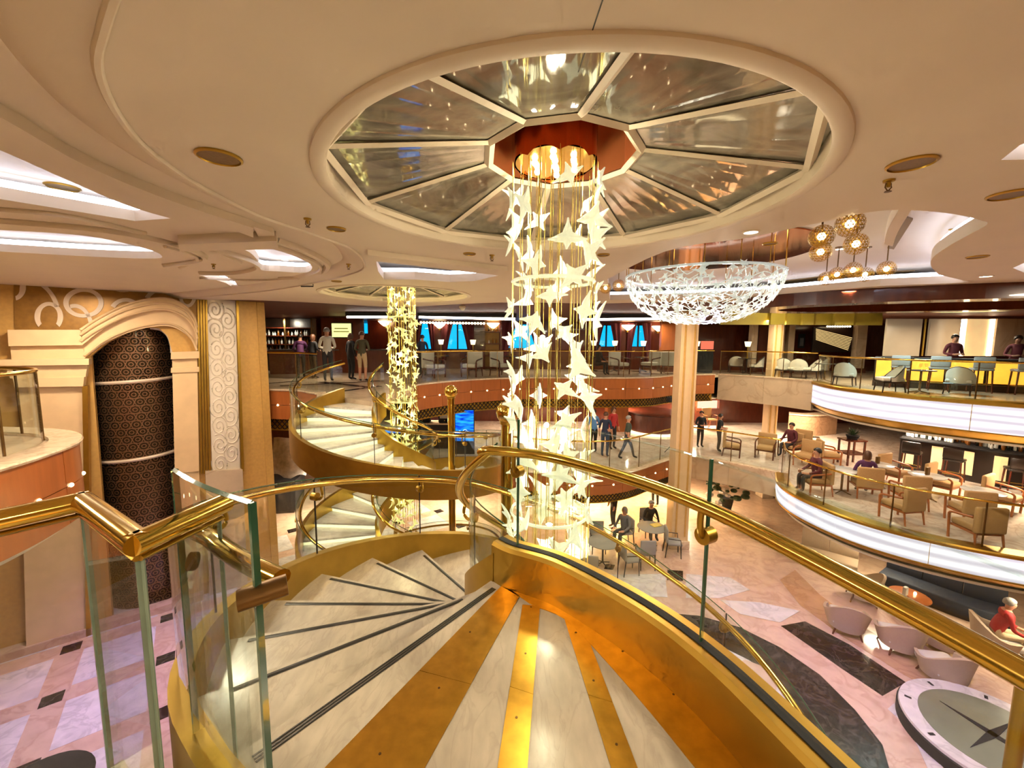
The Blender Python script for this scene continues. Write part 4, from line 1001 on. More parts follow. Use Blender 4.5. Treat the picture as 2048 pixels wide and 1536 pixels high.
def wband(top, bot, d0, d1, name, m, parent):
    s = MB(); T = [W(*p) for p in top]; B = [W(*p) for p in bot]; n = len(T)
    for i in range(n - 1):
        q = [T[i], T[i + 1], B[i + 1], B[i]]; vs = [wpt(a, b, d0) for a, b in q] + [wpt(a, b, d1) for a, b in q]
        s.add(vs, [(0, 1, 2, 3), (4, 7, 6, 5), (0, 4, 5, 1), (2, 6, 7, 3)] + ([(0, 3, 7, 4)] if i == 0 else []) + ([(1, 5, 6, 2)] if i == n - 2 else []))
    return s.build(name, M[m], parent)
def psp(pts, n=4): return [(p.x, p.y) for p in spline([Vector((a, b, 0)) for a, b in pts], n)]
arch_top = psp([(166, 660), (200, 638), (250, 613), (300, 600), (335, 599), (365, 610), (385, 630), (394, 655)], 4)
arch_mid = psp([(169, 690), (208, 660), (256, 634), (303, 623), (337, 622), (365, 634), (386, 655), (395, 678)], 4)
arch_bot = psp([(172, 716), (214, 685), (262, 664), (306, 654), (338, 653), (362, 662), (382, 680), (393, 705)], 4)
# wall with the portal opening
s0 = W(180, 800)[0]; s1 = W(345, 800)[0]
op = [(s0, Z5), (s1, Z5)] + [W(*p) for p in [(345, 705), (335, 672), (318, 656), (290, 656), (250, 668), (214, 686), (182, 712)]]
MW = {}
wl = plate('wall_left', [(-8, Z5 - .1), (W(532, 800)[0], Z5 - .1), (W(532, 800)[0], 3.0), (-8, 3.0)], [op], lambda a, b: tuple(wpt(a, b, 0)), lambda a, b: tuple(wpt(a, b, -.25)), M['goldwall'])
e_ = wpt(W(532, 800)[0], 0)
MB().sweep([e_ + Vector((0, 0, 0)), Vector((-9.0, 13.1, 0)), Vector((-13.7, 15.6, 0)), Vector((-13.7, 25, 0))], [(-.1, Z5), (-.1, 3.0), (.1, 3.0), (.1, Z5)]).build('wall_left_far', M['goldwall'], None, kind='structure')
# frieze, rings, mouldings
wprism([(28, 560), (392, 588), (392, 660), (360, 612), (335, 600), (300, 600), (250, 614), (165, 660), (30, 660)], 0, .03, 'frieze_panel', 'goldpanel', wl)
def wring(cx, cy, rx, ry, a0, a1, name='ring_inlay', w=.085):
    P = []
    for k in range(33):
        a = math.radians(a0 + (a1 - a0) * k / 32); q = W(cx + rx * math.cos(a), cy - ry * math.sin(a)); P.append(q)
    c = W(cx, cy); s = MB(); vs = []
    for (a, b) in P:
        v = Vector((a - c[0], b - c[1])); u = v.normalized() * w / 2
        for e, d in ((-1, .03), (-1, .055), (1, .055), (1, .03)): vs.append(wpt(a + u.x * e, b + u.y * e, d))
    fs = [(i * 4 + q, (i + 1) * 4 + q, (i + 1) * 4 + (q + 1) % 4, i * 4 + (q + 1) % 4) for i in range(32) for q in range(4)]
    s.add(vs, fs); s.build(name, M['rings'], wl)
wring(168, 606, 35, 26, 0, 360); wring(99, 634, 23, 26, -40, 220); wring(57, 640, 62, 78, 20, 92); wring(30, 575, 17, 22, -80, 80)
wring(150, 660, 34, 48, 20, 105); wring(247, 553, 36, 28, 190, 350); wring(252, 628, 30, 28, 30, 150); wring(330, 606, 38, 28, 25, 160); wring(375, 590, 14, 22, 200, 340)
wband([(-40, 512), (20, 524), (120, 533), (260, 551), (400, 571)], [(-40, 530), (20, 542), (120, 550), (260, 566), (400, 584)], 0, .30, 'cornice', 'cream', wl)
wband([(-40, 530), (20, 542), (120, 550), (260, 566), (400, 584)], [(-40, 548), (20, 558), (120, 565), (260, 580), (398, 596)], 0, .16, 'cornice_bed', 'cream', wl)
wband(arch_top, arch_mid, 0, .30, 'arch_moulding', 'cream', wl); wband(arch_mid, arch_bot, 0, .18, 'arch_fascia', 'cream', wl)
for off_, dd in ((0, .31), (10, .32), (22, .315)):
    P = [wpt(*W(x, y + off_), dd) for x, y in arch_top]; MB().tube(P, .028, 6).build('arch_bead', M['cream'], wl, 60)
P = [wpt(*W(x, y - 5), .19) for x, y in arch_bot]; MB().tube(P, .03, 6).build('arch_bead', M['cream'], wl, 60)
wband([(24, 660), (169, 660)], [(26, 692), (169, 690)], 0, .30, 'impost_moulding', 'cream', wl)
wband([(26, 692), (170, 690)], [(28, 718), (172, 716)], 0, .18, 'impost_band', 'cream', wl)
wband([(8, 718), (184, 716)], [(10, 730), (184, 728)], 0, .42, 'capital', 'cream', wl)
wband([(20, 730), (180, 728)], [(30, 755), (176, 752)], 0, .32, 'capital', 'cream', wl)
wband([(36, 755), (174, 752)], [(40, 772), (172, 770)], 0, .36, 'capital', 'cream', wl)
wprism([(45, 772), (170, 770), (176, 1300), (60, 1330)], 0, .24, 'pilaster', 'cream', wl)
wprism([(169, 770), (180, 770), (187, 1290), (177, 1300)], 0, .30, 'gilded_strip', 'brass', wl)
wprism([(344, 708), (394, 706), (398, 950), (350, 960)], 0, .10, 'jamb', 'cream', wl)
wprism([(342, 704), (398, 702), (398, 716), (342, 718)], 0, .20, 'jamb_capital', 'cream', wl)
wprism([(342, 735), (398, 733), (398, 743), (342, 745)], 0, .14, 'jamb_necking', 'cream', wl)
wprism([(350, 945), (398, 940), (410, 1230), (356, 1250)], 0, .10, 'jamb', 'cream', wl)
for k in range(4):
    x = 394 + k * 5.4; wprism([(x, 585), (x + 3.6, 585), (x + 11, 946), (x + 7.4, 946)], 0, .09, 'flute', 'brass', wl)
wprism([(413, 592), (470, 594), (480, 940), (424, 942)], 0, .06, 'relief_panel', 'relief', wl)
wprism([(471, 594), (476, 594), (487, 940), (482, 940)], 0, .14, 'gilded_strip', 'brass', wl)
wprism([(410, 940), (484, 936), (496, 1210), (420, 1230)], 0, .16, 'marble_dado', 'slab_marble', wl)
# carved swirls on the relief panel
random.seed(11); s = MB()
c0, z1 = W(442, 620); c1, z0 = W(452, 925)
k = 0
z = z1
while z > z0:
    f = (z1 - z) / (z1 - z0); c = c0 + (c1 - c0) * f + (.13 if k % 2 else -.13)
    tw = random.choice((-1, 1)); P = []
    for i in range(40):
        a = i / 39 * 4.2 * PI * tw + k; r = .03 + .20 * i / 39
        P.append(wpt(c + r * .85 * math.cos(a), z + r * 1.35 * math.sin(a), .062))
    lo, hi = min((p - W0).dot(WU) for p in P), 0
    P = [p for p in P]
    s.tube(P, .018, 4)
    z -= .26; k += 1
s.build('carved_swirls', M['relief'], wl, 60, kind='stuff')
for k in range(3): MB().sphere(wpt(W(424 + k * 17, 597)[0], W(424 + k * 17, 597)[1], .16), .035, 8, 6).build('picture_lamp', M['lamp_warm'], wl)
for k in range(3): 
    a, b = W(424 + k * 17, 600); lamp('SPOT', 'relief_lamp', wpt(a, b, .35), 22 * LK, WARM, .03, wpt(a, b - 1.6, .0), 70, .8)
# curved lift screen set back behind the opening
LS = thing('lift_screen', 'tall curved bronze filigree lift screen inside the arched portal', 'screen', wpt((s0 + s1) / 2, Z5, -.4))
cs, hw = (s0 + s1) / 2, (s1 - s0) / 2 + .1
def scr(u, z, d=0.0):   # u -1..1 across a convex bow
    a = u * 1.1; return wpt(cs + hw * math.sin(a) / math.sin(1.1), z, -.85 + .55 * (math.cos(a) - math.cos(1.1)) / (1 - math.cos(1.1)) + d)
zt_ = 2.25
s = MB(); nn = 20
for z in (Z5, zt_):
    pass
vs = [scr(-1 + 2 * i / nn, z) for z in (Z5, zt_) for i in range(nn + 1)]
s.add(vs, [(i, i + 1, nn + 2 + i, nn + 1 + i) for i in range(nn)]); M['screen_back'] = mat('smoked_screen', (62, 48, 34), .12, .3, .3, 2, coat=.5); s.build('smoked_pane', M['screen_back'], LS, 40)
s = MB(); du = .155 / hw; rows = int((zt_ - Z5) / .19); cols = int(2 / du)
for j in range(rows):
    for i in range(cols):
        u = -1 + (i + .5 + (.5 if j % 2 else 0)) * 2 / cols
        if u > .98: continue
        z = Z5 + (j + .5) * .19
        for rr in (.115, .055):
            P = [scr(u + rr / hw * .8 * math.cos(q * PI / 4), z + rr * math.sin(q * PI / 4), .02) for q in range(8)]
            Q = [scr(u + (rr - .02) / hw * .8 * math.cos(q * PI / 4), z + (rr - .02) * math.sin(q * PI / 4), .02) for q in range(8)]
            s.add(P + Q, [(q, (q + 1) % 8, 8 + (q + 1) % 8, 8 + q) for q in range(8)])
M['filigree'] = mat('bronze_filigree', (150, 112, 84), .35, .7, .15, 12)
s.build('filigree', M['filigree'], LS, kind='stuff')
for py in (765, 925, 1080):
    z = W(265, py)[1]; MB().tube([scr(-1 + 2 * i / nn, z + .10 * (i / nn - .5), .03) for i in range(nn + 1)], .045, 6).build('screen_band', M['rings'], LS, 40)
MB().prism([(p.x, p.y) for p in (wpt(s0 - .6, 0, -.26), wpt(s1 + .8, 0, -.26), wpt(s1 + .8, 0, -2.2), wpt(s0 - .6, 0, -2.2))], 2.4, 2.5).build('ceiling_lift', M['cream'], None, kind='structure')
MB().sweep([wpt(s0 - .4, 0, -.25), wpt(s0 - .4, 0, -2.2), wpt(s1 + .5, 0, -2.2), wpt(s1 + .5, 0, -.25)], [(0, Z5), (0, 2.4), (.05, 2.4), (.05, Z5)]).build('wall_lift', M['dark'], None, kind='structure')
# low gold wall and kerb at the foot of the wall
MB().sweep([wpt(-7, 0, .3), wpt(W(400, 1100)[0], 0, .3)], [(-.3, Z5), (-.3, Z5 + .18), (.0, Z5 + .18), (.0, Z5)]).build('baseboard_left', M['floor_rose'], None, kind='structure')
# dark round table below the landing, at the very bottom left
p = G(60, 1590, Z5 + .75)
t = thing('round_table', 'black round table top at the bottom left corner', 'table', (p.x, p.y, Z5))
MB().lathe([(.62, .72), (.64, .735), (.62, .75)], (p.x, p.y, Z5), 32).build('table_top', M['black'], t, 40)
MB().lathe([(.28, 0), (.26, .03), (.05, .06), (.05, .72)], (p.x, p.y, Z5), 18).build('pedestal', M['black'], t, 40)
MB().tube([wpt(*W(x, y), -.12) for x, y in psp([(300, 654), (322, 658), (337, 670), (344, 688), (346, 706)], 4)], .055, 8).build('lit_arch_edge', M['relief'], wl, 60)  # pale tube stands in for the brightly lit inner edge of the arch

# ------------------------------------------------------------------ furniture prototypes (front looks along local -Y)
def tub_chair():
    t = local_thing('tub_chair', 'tub chair', 'chair', 'cream tub chairs on the upper right gallery')
    MB().rbox((0, -.02, .40), (.56, .54, .12), 0, .04).build('seat_cushion', M['cream_fabric'], t, 50)
    MB().rbox((0, 0, .32), (.60, .58, .05), 0, .015, 1).build('seat_frame', M['wood_black'], t)
    s = MB(); fr = []; n = 14
    vs = []
    for i in range(n + 1):
        a = math.radians(-20 + 220 * i / n); c = math.cos(a); r = .31
        x, y = r * c, r * math.sin(a) * .95; h = .46 + .36 * max(0, math.sin(a)) ** .8
        if a < 0 or a > PI: h = .46
        for rr, zz_ in ((1, .34), (1.04, h), (.90, h), (.88, .34)): vs.append((x * rr, y * rr, zz_))
        fr.append(Vector((x * .98, y * .98, h + .006)))
    s.add(vs, [(i * 4 + q, (i + 1) * 4 + q, (i + 1) * 4 + (q + 1) % 4, i * 4 + (q + 1) % 4) for i in range(n) for q in range(4)] + [(0, 1, 2, 3), (n * 4 + 3, n * 4 + 2, n * 4 + 1, n * 4)])
    s.build('curved_back', M['cream_fabric'], t, 50)
    MB().tube([Vector((fr[0].x, fr[0].y, .30))] + fr + [Vector((fr[-1].x, fr[-1].y, .30))], .018, 6).build('back_frame', M['wood_black'], t, 50)
    for sx, sy in ((-1, -1), (1, -1), (-1, 1), (1, 1)):
        MB().tube([(sx * .25, sy * .24, .32), (sx * .28, sy * .28, 0)], [.024, .016], 6).build('leg', M['wood_black'], t)
    return Repeater(t)
def club_chair(name='club_armchair', fab='tan_fabric', grp='tan club armchairs on the middle right gallery', legs='wood'):
    t = local_thing(name, 'club chair', 'armchair', grp)
    MB().rbox((0, -.03, .40), (.52, .54, .14), 0, .045).build('seat_cushion', M[fab], t, 50)
    s = MB(); s.rbox((0, .27, .62), (.62, .10, .58), 0, .04); s.build('backrest', M[fab], t, 50)
    for sx in (-1, 1):
        MB().tube(spline([(sx * .30, .22, .66), (sx * .32, -.02, .63), (sx * .31, -.26, .58), (sx * .30, -.28, .40), (sx * .29, -.27, .0)], 4), .026, 8).build('arm', M[legs], t, 50)
        MB().tube([(sx * .27, .26, .36), (sx * .28, .32, 0)], [.026, .018], 6).build('leg', M[legs], t)
    MB().box((0, 0, .31), (.54, .54, .05)).build('seat_rail', M[legs], t)
    return Repeater(t)
def shell_chair():
    t = local_thing('lounge_chair', 'lounge chair', 'armchair', 'taupe shell lounge chairs under the lower onyx balcony')
    s = MB(); n = 16; vs = []
    for i in range(n + 1):
        a = math.radians(-35 + 250 * i / n); h = .50 + .34 * max(0, math.sin(a)) ** 1.5; r = .44
        x, y = r * math.cos(a), r * math.sin(a)
        for rr, z in ((.82, .16), (1.05, h), (.92, h + .01), (.74, .2)): vs.append((x * rr, y * rr, z))
    s.add(vs, [(i * 4 + q, (i + 1) * 4 + q, (i + 1) * 4 + (q + 1) % 4, i * 4 + (q + 1) % 4) for i in range(n) for q in range(4)] + [(0, 1, 2, 3), (n * 4 + 3, n * 4 + 2, n * 4 + 1, n * 4)])
    s.build('shell', M['taupe_fabric'], t, 60)
    MB().rbox((0, -.04, .34), (.62, .66, .18), 0, .07).build('seat_cushion', M['cream_fabric'], t, 50)
    for sx, sy in ((-1, -1), (1, -1), (-1, 1), (1, 1)): MB().tube([(sx * .2, sy * .2, .24), (sx * .28, sy * .28, 0)], [.03, .018], 6).build('leg', M['wood_dark'], t)
    return Repeater(t)
def dining_chair(fab='grey_fabric', grp='grey dining chairs on the atrium floor', wood='wood_black'):
    t = local_thing('dining_chair', 'dining chair', 'chair', grp)
    MB().rbox((0, -.02, .46), (.48, .46, .08), 0, .03).build('seat', M[fab], t, 50)
    MB().rbox((0, .23, .72), (.48, .06, .46), 0, .025).build('backrest', M[fab], t, 50)
    for sx in (-1, 1):
        MB().tube([(sx * .21, -.2, .44), (sx * .22, -.22, 0)], [.022, .016], 6).build('leg', M[wood], t)
        MB().tube([(sx * .22, .24, .92), (sx * .22, .22, .44), (sx * .22, .27, 0)], [.018, .022, .016], 6).build('leg', M[wood], t)
        MB().tube([(sx * .25, .2, .66), (sx * .26, -.18, .64), (sx * .25, -.2, .44)], .016, 6).build('arm', M[wood], t)
    return Repeater(t)
def bar_stool(fab='taupe_fabric', grp='bar stools'):
    t = local_thing('bar_stool', 'bar stool', 'stool', grp)
    MB().rbox((0, 0, .72), (.46, .44, .08), 0, .03).build('seat', M[fab], t, 50)
    MB().rbox((0, .20, .93), (.46, .06, .34), 0, .025).build('backrest', M[fab], t, 50)
    for sx, sy in ((-1, -1), (1, -1), (-1, 1), (1, 1)): MB().tube([(sx * .19, sy * .18, .70), (sx * .22, sy * .21, 0)], [.024, .018], 6).build('leg', M['wood_dark'], t)
    MB().tube([(-.21, -.2, .26), (.21, -.2, .26), (.21, .2, .26), (-.21, .2, .26)], .012, 5, True).build('footrest', M['brass'], t)
    return Repeater(t)
def cafe_table(top='floor_white', r=.36, h=.72, grp='small round cafe tables', ped='brass_dark'):
    t = local_thing('cafe_table', 'cafe table', 'table', grp)
    MB().lathe([(r * .97, h - .03), (r, h - .02), (r, h - .005), (r * .98, h)], (0, 0, 0), 28).build('table_top', M[top], t, 40)
    MB().lathe([(.03, .05), (.03, h - .03)], (0, 0, 0), 12).build('pedestal', M[ped], t, 40)
    for k in range(4): a = k * PI / 2 + .4; MB().tube([(0, 0, .07), (.26 * math.cos(a), .26 * math.sin(a), .012)], [.022, .014], 6).build('foot', M[ped], t)
    return Repeater(t)
R_tub, R_club, R_shell, R_din = tub_chair(), club_chair(), shell_chair(), dining_chair()
def face(p, q): return math.atan2(q[1] - p[1], q[0] - p[0]) + PI / 2
def on(px, py, z): p = G(px, py, z); return (p.x, p.y, z)

# upper right gallery: tub chairs and tables
tb = [(1838, 786), (1648, 763)]
T7 = []
R_dark = cafe_table('wood_black', .34, .70, 'dark round tables on the upper right gallery')
for (px, py), lb in zip(tb, ['dark round table between the two front tub chairs', 'dark round table beside the tub chairs in the middle of the gallery']): T7.append(R_dark.put(on(px, py, Z7), 0, lb).location.copy())
for px, py, rz, lb in [(1778, 784, -110, 'cream tub chair turned right toward the front gallery table'), (1918, 789, 120, 'cream tub chair seen from behind, nearest the lit bar front'), (1688, 771, 130, 'cream tub chair with its back to the camera left of the front pair'),
                       (1622, 757, -110, 'tub chair with cyan-lit back at the middle table'), (1596, 756, 140, 'left chair of the touching pair of tub chairs'), (1566, 754, 140, 'tub chair at the left end of the touching pair'),
                       (1512, 748, -120, 'dim tub chair near the marble deck edge'), (1470, 745, 160, 'straight tub chair farthest left on the right gallery')]:
    R_tub.put(on(px, py, Z7), math.radians(rz), lb)
# upper right bar
bar_p = spline([Vector(p) for p in [(12.9, 14.6, 0), (13.6, 13.9, 0), (14.6, 13.1, 0), (15.8, 12.4, 0), (17.5, 11.8, 0), (20, 11.4, 0)]], 4)
BAR = thing('bar_counter', 'bar counter with glowing amber front and dark top on the upper right gallery', 'bar', (13.6, 13.9, Z7))
M['amber'] = mat('backlit_amber', (240, 160, 60), .4, 0, .25, 3, emit=1.1, emit_rgb=(255, 168, 52))
MB().sweep(bar_p, [(-.62, 1.07), (-.62, 1.12), (.10, 1.12), (.12, 1.09), (.10, 1.07)]).build('counter_top', M['black'], BAR, 30)
MB().sweep(bar_p, [(-.5, Z7), (-.5, 1.07), (-.02, 1.07), (-.02, Z7)]).build('carcass', M['wood_black'], BAR, 30)
Lb = plen(bar_p)
for k in range(9):
    P = between(bar_p, Lb * k / 9 + .05, Lb * (k + 1) / 9 - .05); MB().sweep(P, [(-.02, .35), (-.02, 1.0), (.01, 1.0), (.01, .35)]).build('amber_panel', M['amber'], BAR, 30)
MB().sweep(bar_p, [(.0, Z7), (.0, Z7 + .2), (.16, Z7 + .2), (.16, Z7)]).build('foot_plinth', M['wood_black'], BAR)
R_st = bar_stool('grey_fabric', 'grey bar stools at the amber bar')
for k, lb in enumerate(['first grey bar stool from the left end of the amber bar', 'second grey bar stool along the amber bar', 'third grey bar stool along the amber bar', 'fourth grey bar stool along the amber bar', 'fifth grey bar stool at the frame edge of the amber bar']):
    p = between(bar_p, .7 + k * .85, .72 + k * .85); d = (p[1] - p[0]).normalized(); o = Vector((d.y, -d.x, 0)); q = p[0] + o * .55
    R_st.put((q.x, q.y, Z7), math.atan2(-o.y, -o.x) + PI / 2, lb)
def glassware(px, py, y, lb, z=None, m=None, h=.2):
    p = D(px, py, y); z = p.z if z is None else z
    o = MB().lathe([(.03, 0), (.004, .01), (.004, h * .45), (.03, h * .6), (.034, h)], (0, 0, 0), 10, cap=False).build('wine_glass', m or M['disc_glass'], None, 50); o.location = (p.x, p.y, z); return tag(o, lb, 'glass')
g1 = T7[0]
for k, lb in enumerate(['left wine glass on the front gallery table', 'right wine glass on the front gallery table']):
    o = glassware(1838, 740, 12, lb); o.location = (g1.x - .08 + .16 * k, g1.y - .05, Z7 + .70)
# back bar, screens and marble behind the amber bar
M['frosted'] = mat('frosted_screen', (150, 136, 116), .3, 0, .12, .8, emit=.10, emit_rgb=(200, 180, 150))
M['backbar_glow'] = mat('backlit_stone', (232, 196, 140), .3, 0, .12, 2.5, emit=.45, emit_rgb=(255, 214, 150))
BB = thing('back_bar', 'back bar with frosted screens and backlit stone behind the amber bar', 'back bar', (17, 16.2, Z7))
def panel_px(x0, y0, x1, y1, y, m, name, parent, th=.08, tilt=0):
    a, b = D(x0, y1, y), D(x1, y0, y); return MB().box(((a.x + b.x) / 2, y + th / 2, (a.z + b.z) / 2), (b.x - a.x, th, b.z - a.z)).build(name, M[m], parent)
panel_px(1768, 638, 1846, 712, 16.0, 'frosted', 'frosted_screen', BB); panel_px(1854, 638, 1922, 712, 16.0, 'frosted', 'frosted_screen', BB)
panel_px(1846, 638, 1854, 712, 15.9, 'gold', 'brass_post', BB); panel_px(1926, 638, 1984, 712, 15.6, 'backbar_glow', 'lit_stone_panel', BB); panel_px(1986, 638, 2120, 712, 15.6, 'slab_marble', 'marble_panel', BB)
for x in (1926, 1982): panel_px(x, 638, x + 1.6, 712, 15.55, 'cove_w', 'light_strip', BB)
# oval canopy over the bar
CAN = thing('bar_canopy', 'oval mahogany canopy with lit panels above the amber bar', 'canopy', (14.2, 12.2, 2.45))
def ell(cx, cy, rx, ry, rot, n=48): return [Vector((cx + rx * math.cos(2 * PI * k / n) * math.cos(rot) - ry * math.sin(2 * PI * k / n) * math.sin(rot), cy + rx * math.cos(2 * PI * k / n) * math.sin(rot) + ry * math.sin(2 * PI * k / n) * math.cos(rot), 0)) for k in range(n)]
cc = G(1885, 606, 2.40); E1 = ell(cc.x + .6, cc.y + .4, 3.9, 1.9, -.35)
plate('canopy_ring', xy(E1), [xy(ell(cc.x + .6, cc.y + .4, 3.1, 1.3, -.35))], flat(2.36), flat(2.62), M['wood_dark'], CAN)
M['cyan_glow'] = mat_emit('cyan_light_panel', (150, 236, 244), 1.6)
M['warm_glow'] = mat_emit('warm_light_panel', (255, 226, 150), 2.2)
MB().prism([(p.x, p.y) for p in ell(*G(1722, 622, 2.42).xy, .8, .35, -.3, 24)], 2.42, 2.44).build('cyan_panel', M['cyan_glow'], CAN)
MB().prism([(p.x, p.y) for p in ell(*G(1935, 620, 2.42).xy, 1.0, .55, -.3, 24)], 2.40, 2.44).build('warm_panel', M['warm_glow'], CAN)
MB().prism([(p.x, p.y) for p in ell(cc.x + .6, cc.y + .4, 3.2, 1.4, -.35, 40)], 2.56, 2.58).build('canopy_soffit', M['wood'], CAN)

# middle right gallery
R_cof = cafe_table('floor_white', .40, .70, 'white round tables on the middle right gallery')
for px, py, lb in [(1750, 972, 'white round table with a menu holder near the planter'), (1849, 998, 'white round table in the middle of the lower gallery'), (1960, 1035, 'white round table nearest the right frame edge'), (1682, 985, 'white topped table beside the woman in purple')]: R_cof.put(on(px, py, Z6), 0, lb)
for px, py, rz, lb in [(1786, 968, 20, 'tan club chair facing the camera right of the menu table'), (1882, 992, 25, 'tan club chair facing the camera behind the middle table'), (2000, 1022, 25, 'tan club chair facing the camera behind the right table'),
                       (1728, 992, 160, 'tan club chair holding the woman in purple'), (1815, 1012, 165, 'tan club chair with its back to us before the middle table'), (1935, 1048, 165, 'tan club chair with its back to us before the right table'),
                       (1800, 1040, 190, 'dark tan club chair close to the glass at the middle of the gallery'), (1948, 1085, 175, 'olive club chair closest to the glass at right'), (1655, 930, 70, 'tan club chair by the planter stand'),
                       (1612, 932, -60, 'tan club chair at the far tip of the lower gallery'), (1630, 985, -100, 'tan club chair holding the person in dark red')]: R_club.put(on(px, py, Z6), math.radians(rz), lb)
for k, (px, py, lb) in enumerate([(1750, 972, 'tan menu holder standing on the planter-side table'), (1849, 998, 'tan menu holder on the middle white table')]):
    p = G(px, py, Z6); o = MB().rbox((p.x, p.y, Z6 + .70 + .11), (.13, .06, .22), .3, .01, 1).build('menu_holder', M['brass_dark']); tag(o, lb, 'menu holder')
# planter stand
p = G(1700, 928, Z6); t = thing('plant_stand', 'dark wooden two-tier stand holding a leafy plant on the lower gallery', 'plant stand', (p.x, p.y, Z6))
for sx in (-1, 1):
    for sy in (-1, 1): MB().box((p.x + sx * .28, p.y + sy * .22, Z6 + .45), (.05, .05, .9)).build('leg', M['wood_dark'], t)
for z in (.42, .9): MB().box((p.x, p.y, Z6 + z), (.66, .54, .05)).build('shelf', M['wood_dark'], t)
random.seed(3)
t = thing('potted_plant', 'low leafy plant on the dark two-tier stand', 'plant', (p.x, p.y, Z6 + .925))
MB().lathe([(.14, 0), (.2, .12), (.2, .14)], (p.x, p.y, Z6 + .925), 14).build('pot', M['black'], t)
for k in range(36):
    a = random.uniform(0, 6.28); b = random.uniform(.3, 1.3); L = random.uniform(.18, .34); c = Vector((p.x, p.y, Z6 + 1.05)); d = Vector((math.cos(a) * math.cos(b), math.sin(a) * math.cos(b), math.sin(b))); w = d.cross(Vector((0, 0, 1))).normalized() * .03
    s = MB(); s.add([c, c + d * L * .5 + w, c + d * L, c + d * L * .5 - w, c + d * L * .5 + Vector((0, 0, .012))], [(0, 1, 4), (1, 2, 4), (2, 3, 4), (3, 0, 4), (0, 3, 2, 1)]); s.build('leaf', M['leaf'], t)
# lower gallery bar with bottles
bp = spline([G(1795, 935, Z6), G(1900, 955, Z6), G(2000, 975, Z6), G(2100, 985, Z6)], 4)
bp = [Vector((q.x, q.y, 0)) for q in bp]
B2 = thing('bar_counter', 'dark curved bar with lit niches on the lower right gallery', 'bar', (bp[4].x, bp[4].y, Z6))
MB().sweep(bp, [(-.8, Z6 + 1.06), (-.8, Z6 + 1.11), (.12, Z6 + 1.11), (.12, Z6 + 1.06)]).build('counter_top', M['black'], B2, 30)
MB().sweep(bp, [(-.7, Z6), (-.7, Z6 + 1.06), (0, Z6 + 1.06), (0, Z6)]).build('carcass', M['wood_black'], B2, 30)
Lb2 = plen(bp)
for k in range(5):
    P = between(bp, Lb2 * (k + .15) / 5, Lb2 * (k + .55) / 5); MB().sweep(P, [(0, Z6 + .2), (0, Z6 + .95), (.015, Z6 + .95), (.015, Z6 + .2)]).build('lit_niche', M['backbar_glow'], B2)
R_s2 = bar_stool('wood_black', 'dark bar stools at the lower gallery bar')
for k, lb in enumerate(['leftmost dark bar stool of the lower bar', 'middle dark bar stool of the lower bar', 'right dark bar stool of the lower bar']):
    q = between(bp, Lb2 * (.12 + .3 * k), Lb2 * (.12 + .3 * k) + .02); d = (q[1] - q[0]).normalized(); o = Vector((d.y, -d.x, 0)); c = q[0] + o * .5; R_s2.put((c.x, c.y, Z6), math.atan2(-o.y, -o.x) + PI / 2, lb)
M['bottle_dark'] = mat('dark_bottle_glass', (30, 34, 26), .08, 0, .2, 4, coat=.6); M['bottle_amber'] = mat('amber_bottle_glass', (120, 70, 24), .08, 0, .2, 4, coat=.6); M['bottle_clear'] = mat('clear_bottle_glass', (206, 206, 200), .06, 0, .1, 4, coat=.6)
def bottle_mesh(m, h, r):
    o = MB().lathe([(r * .9, 0), (r, .01), (r, h * .58), (r * .4, h * .74), (r * .36, h * .96), (r * .42, h)], (0, 0, 0), 9).build('bottle', M[m], None, 40); me = o.data; bpy.data.objects.remove(o); return me
BOT = [bottle_mesh(m, h, r) for m, h, r in (('bottle_dark', .30, .042), ('bottle_amber', .27, .045), ('bottle_clear', .26, .045), ('bottle_clear', .17, .04))]
def bottles(n, fn, label, group, cat='bottle', pool=None):
    for k in range(n):
        x, y, z = fn(k); me_ = random.choice(pool or BOT); o = bpy.data.objects.new('bottle', me_); COL.objects.link(o); o.location = (x, y, z); o.rotation_euler.z = random.uniform(0, 6); tag(o, (('dark green', 'amber', 'tall clear', 'short clear')[BOT.index(me_)] + ' ' + label), cat, group)
def on_bar(k):
    q = between(bp, Lb2 * (.02 + .96 * (k + .5) / 46), Lb2 * (.02 + .96 * (k + .5) / 46) + .02); d = (q[1] - q[0]).normalized(); o = Vector((d.y, -d.x, 0)); c = q[0] - o * random.uniform(.25, .7); return (c.x, c.y, Z6 + 1.11)
bottles(46, on_bar, 'glass bottle among the crowd on the dark lower bar', 'bottles and glasses on the lower bar')
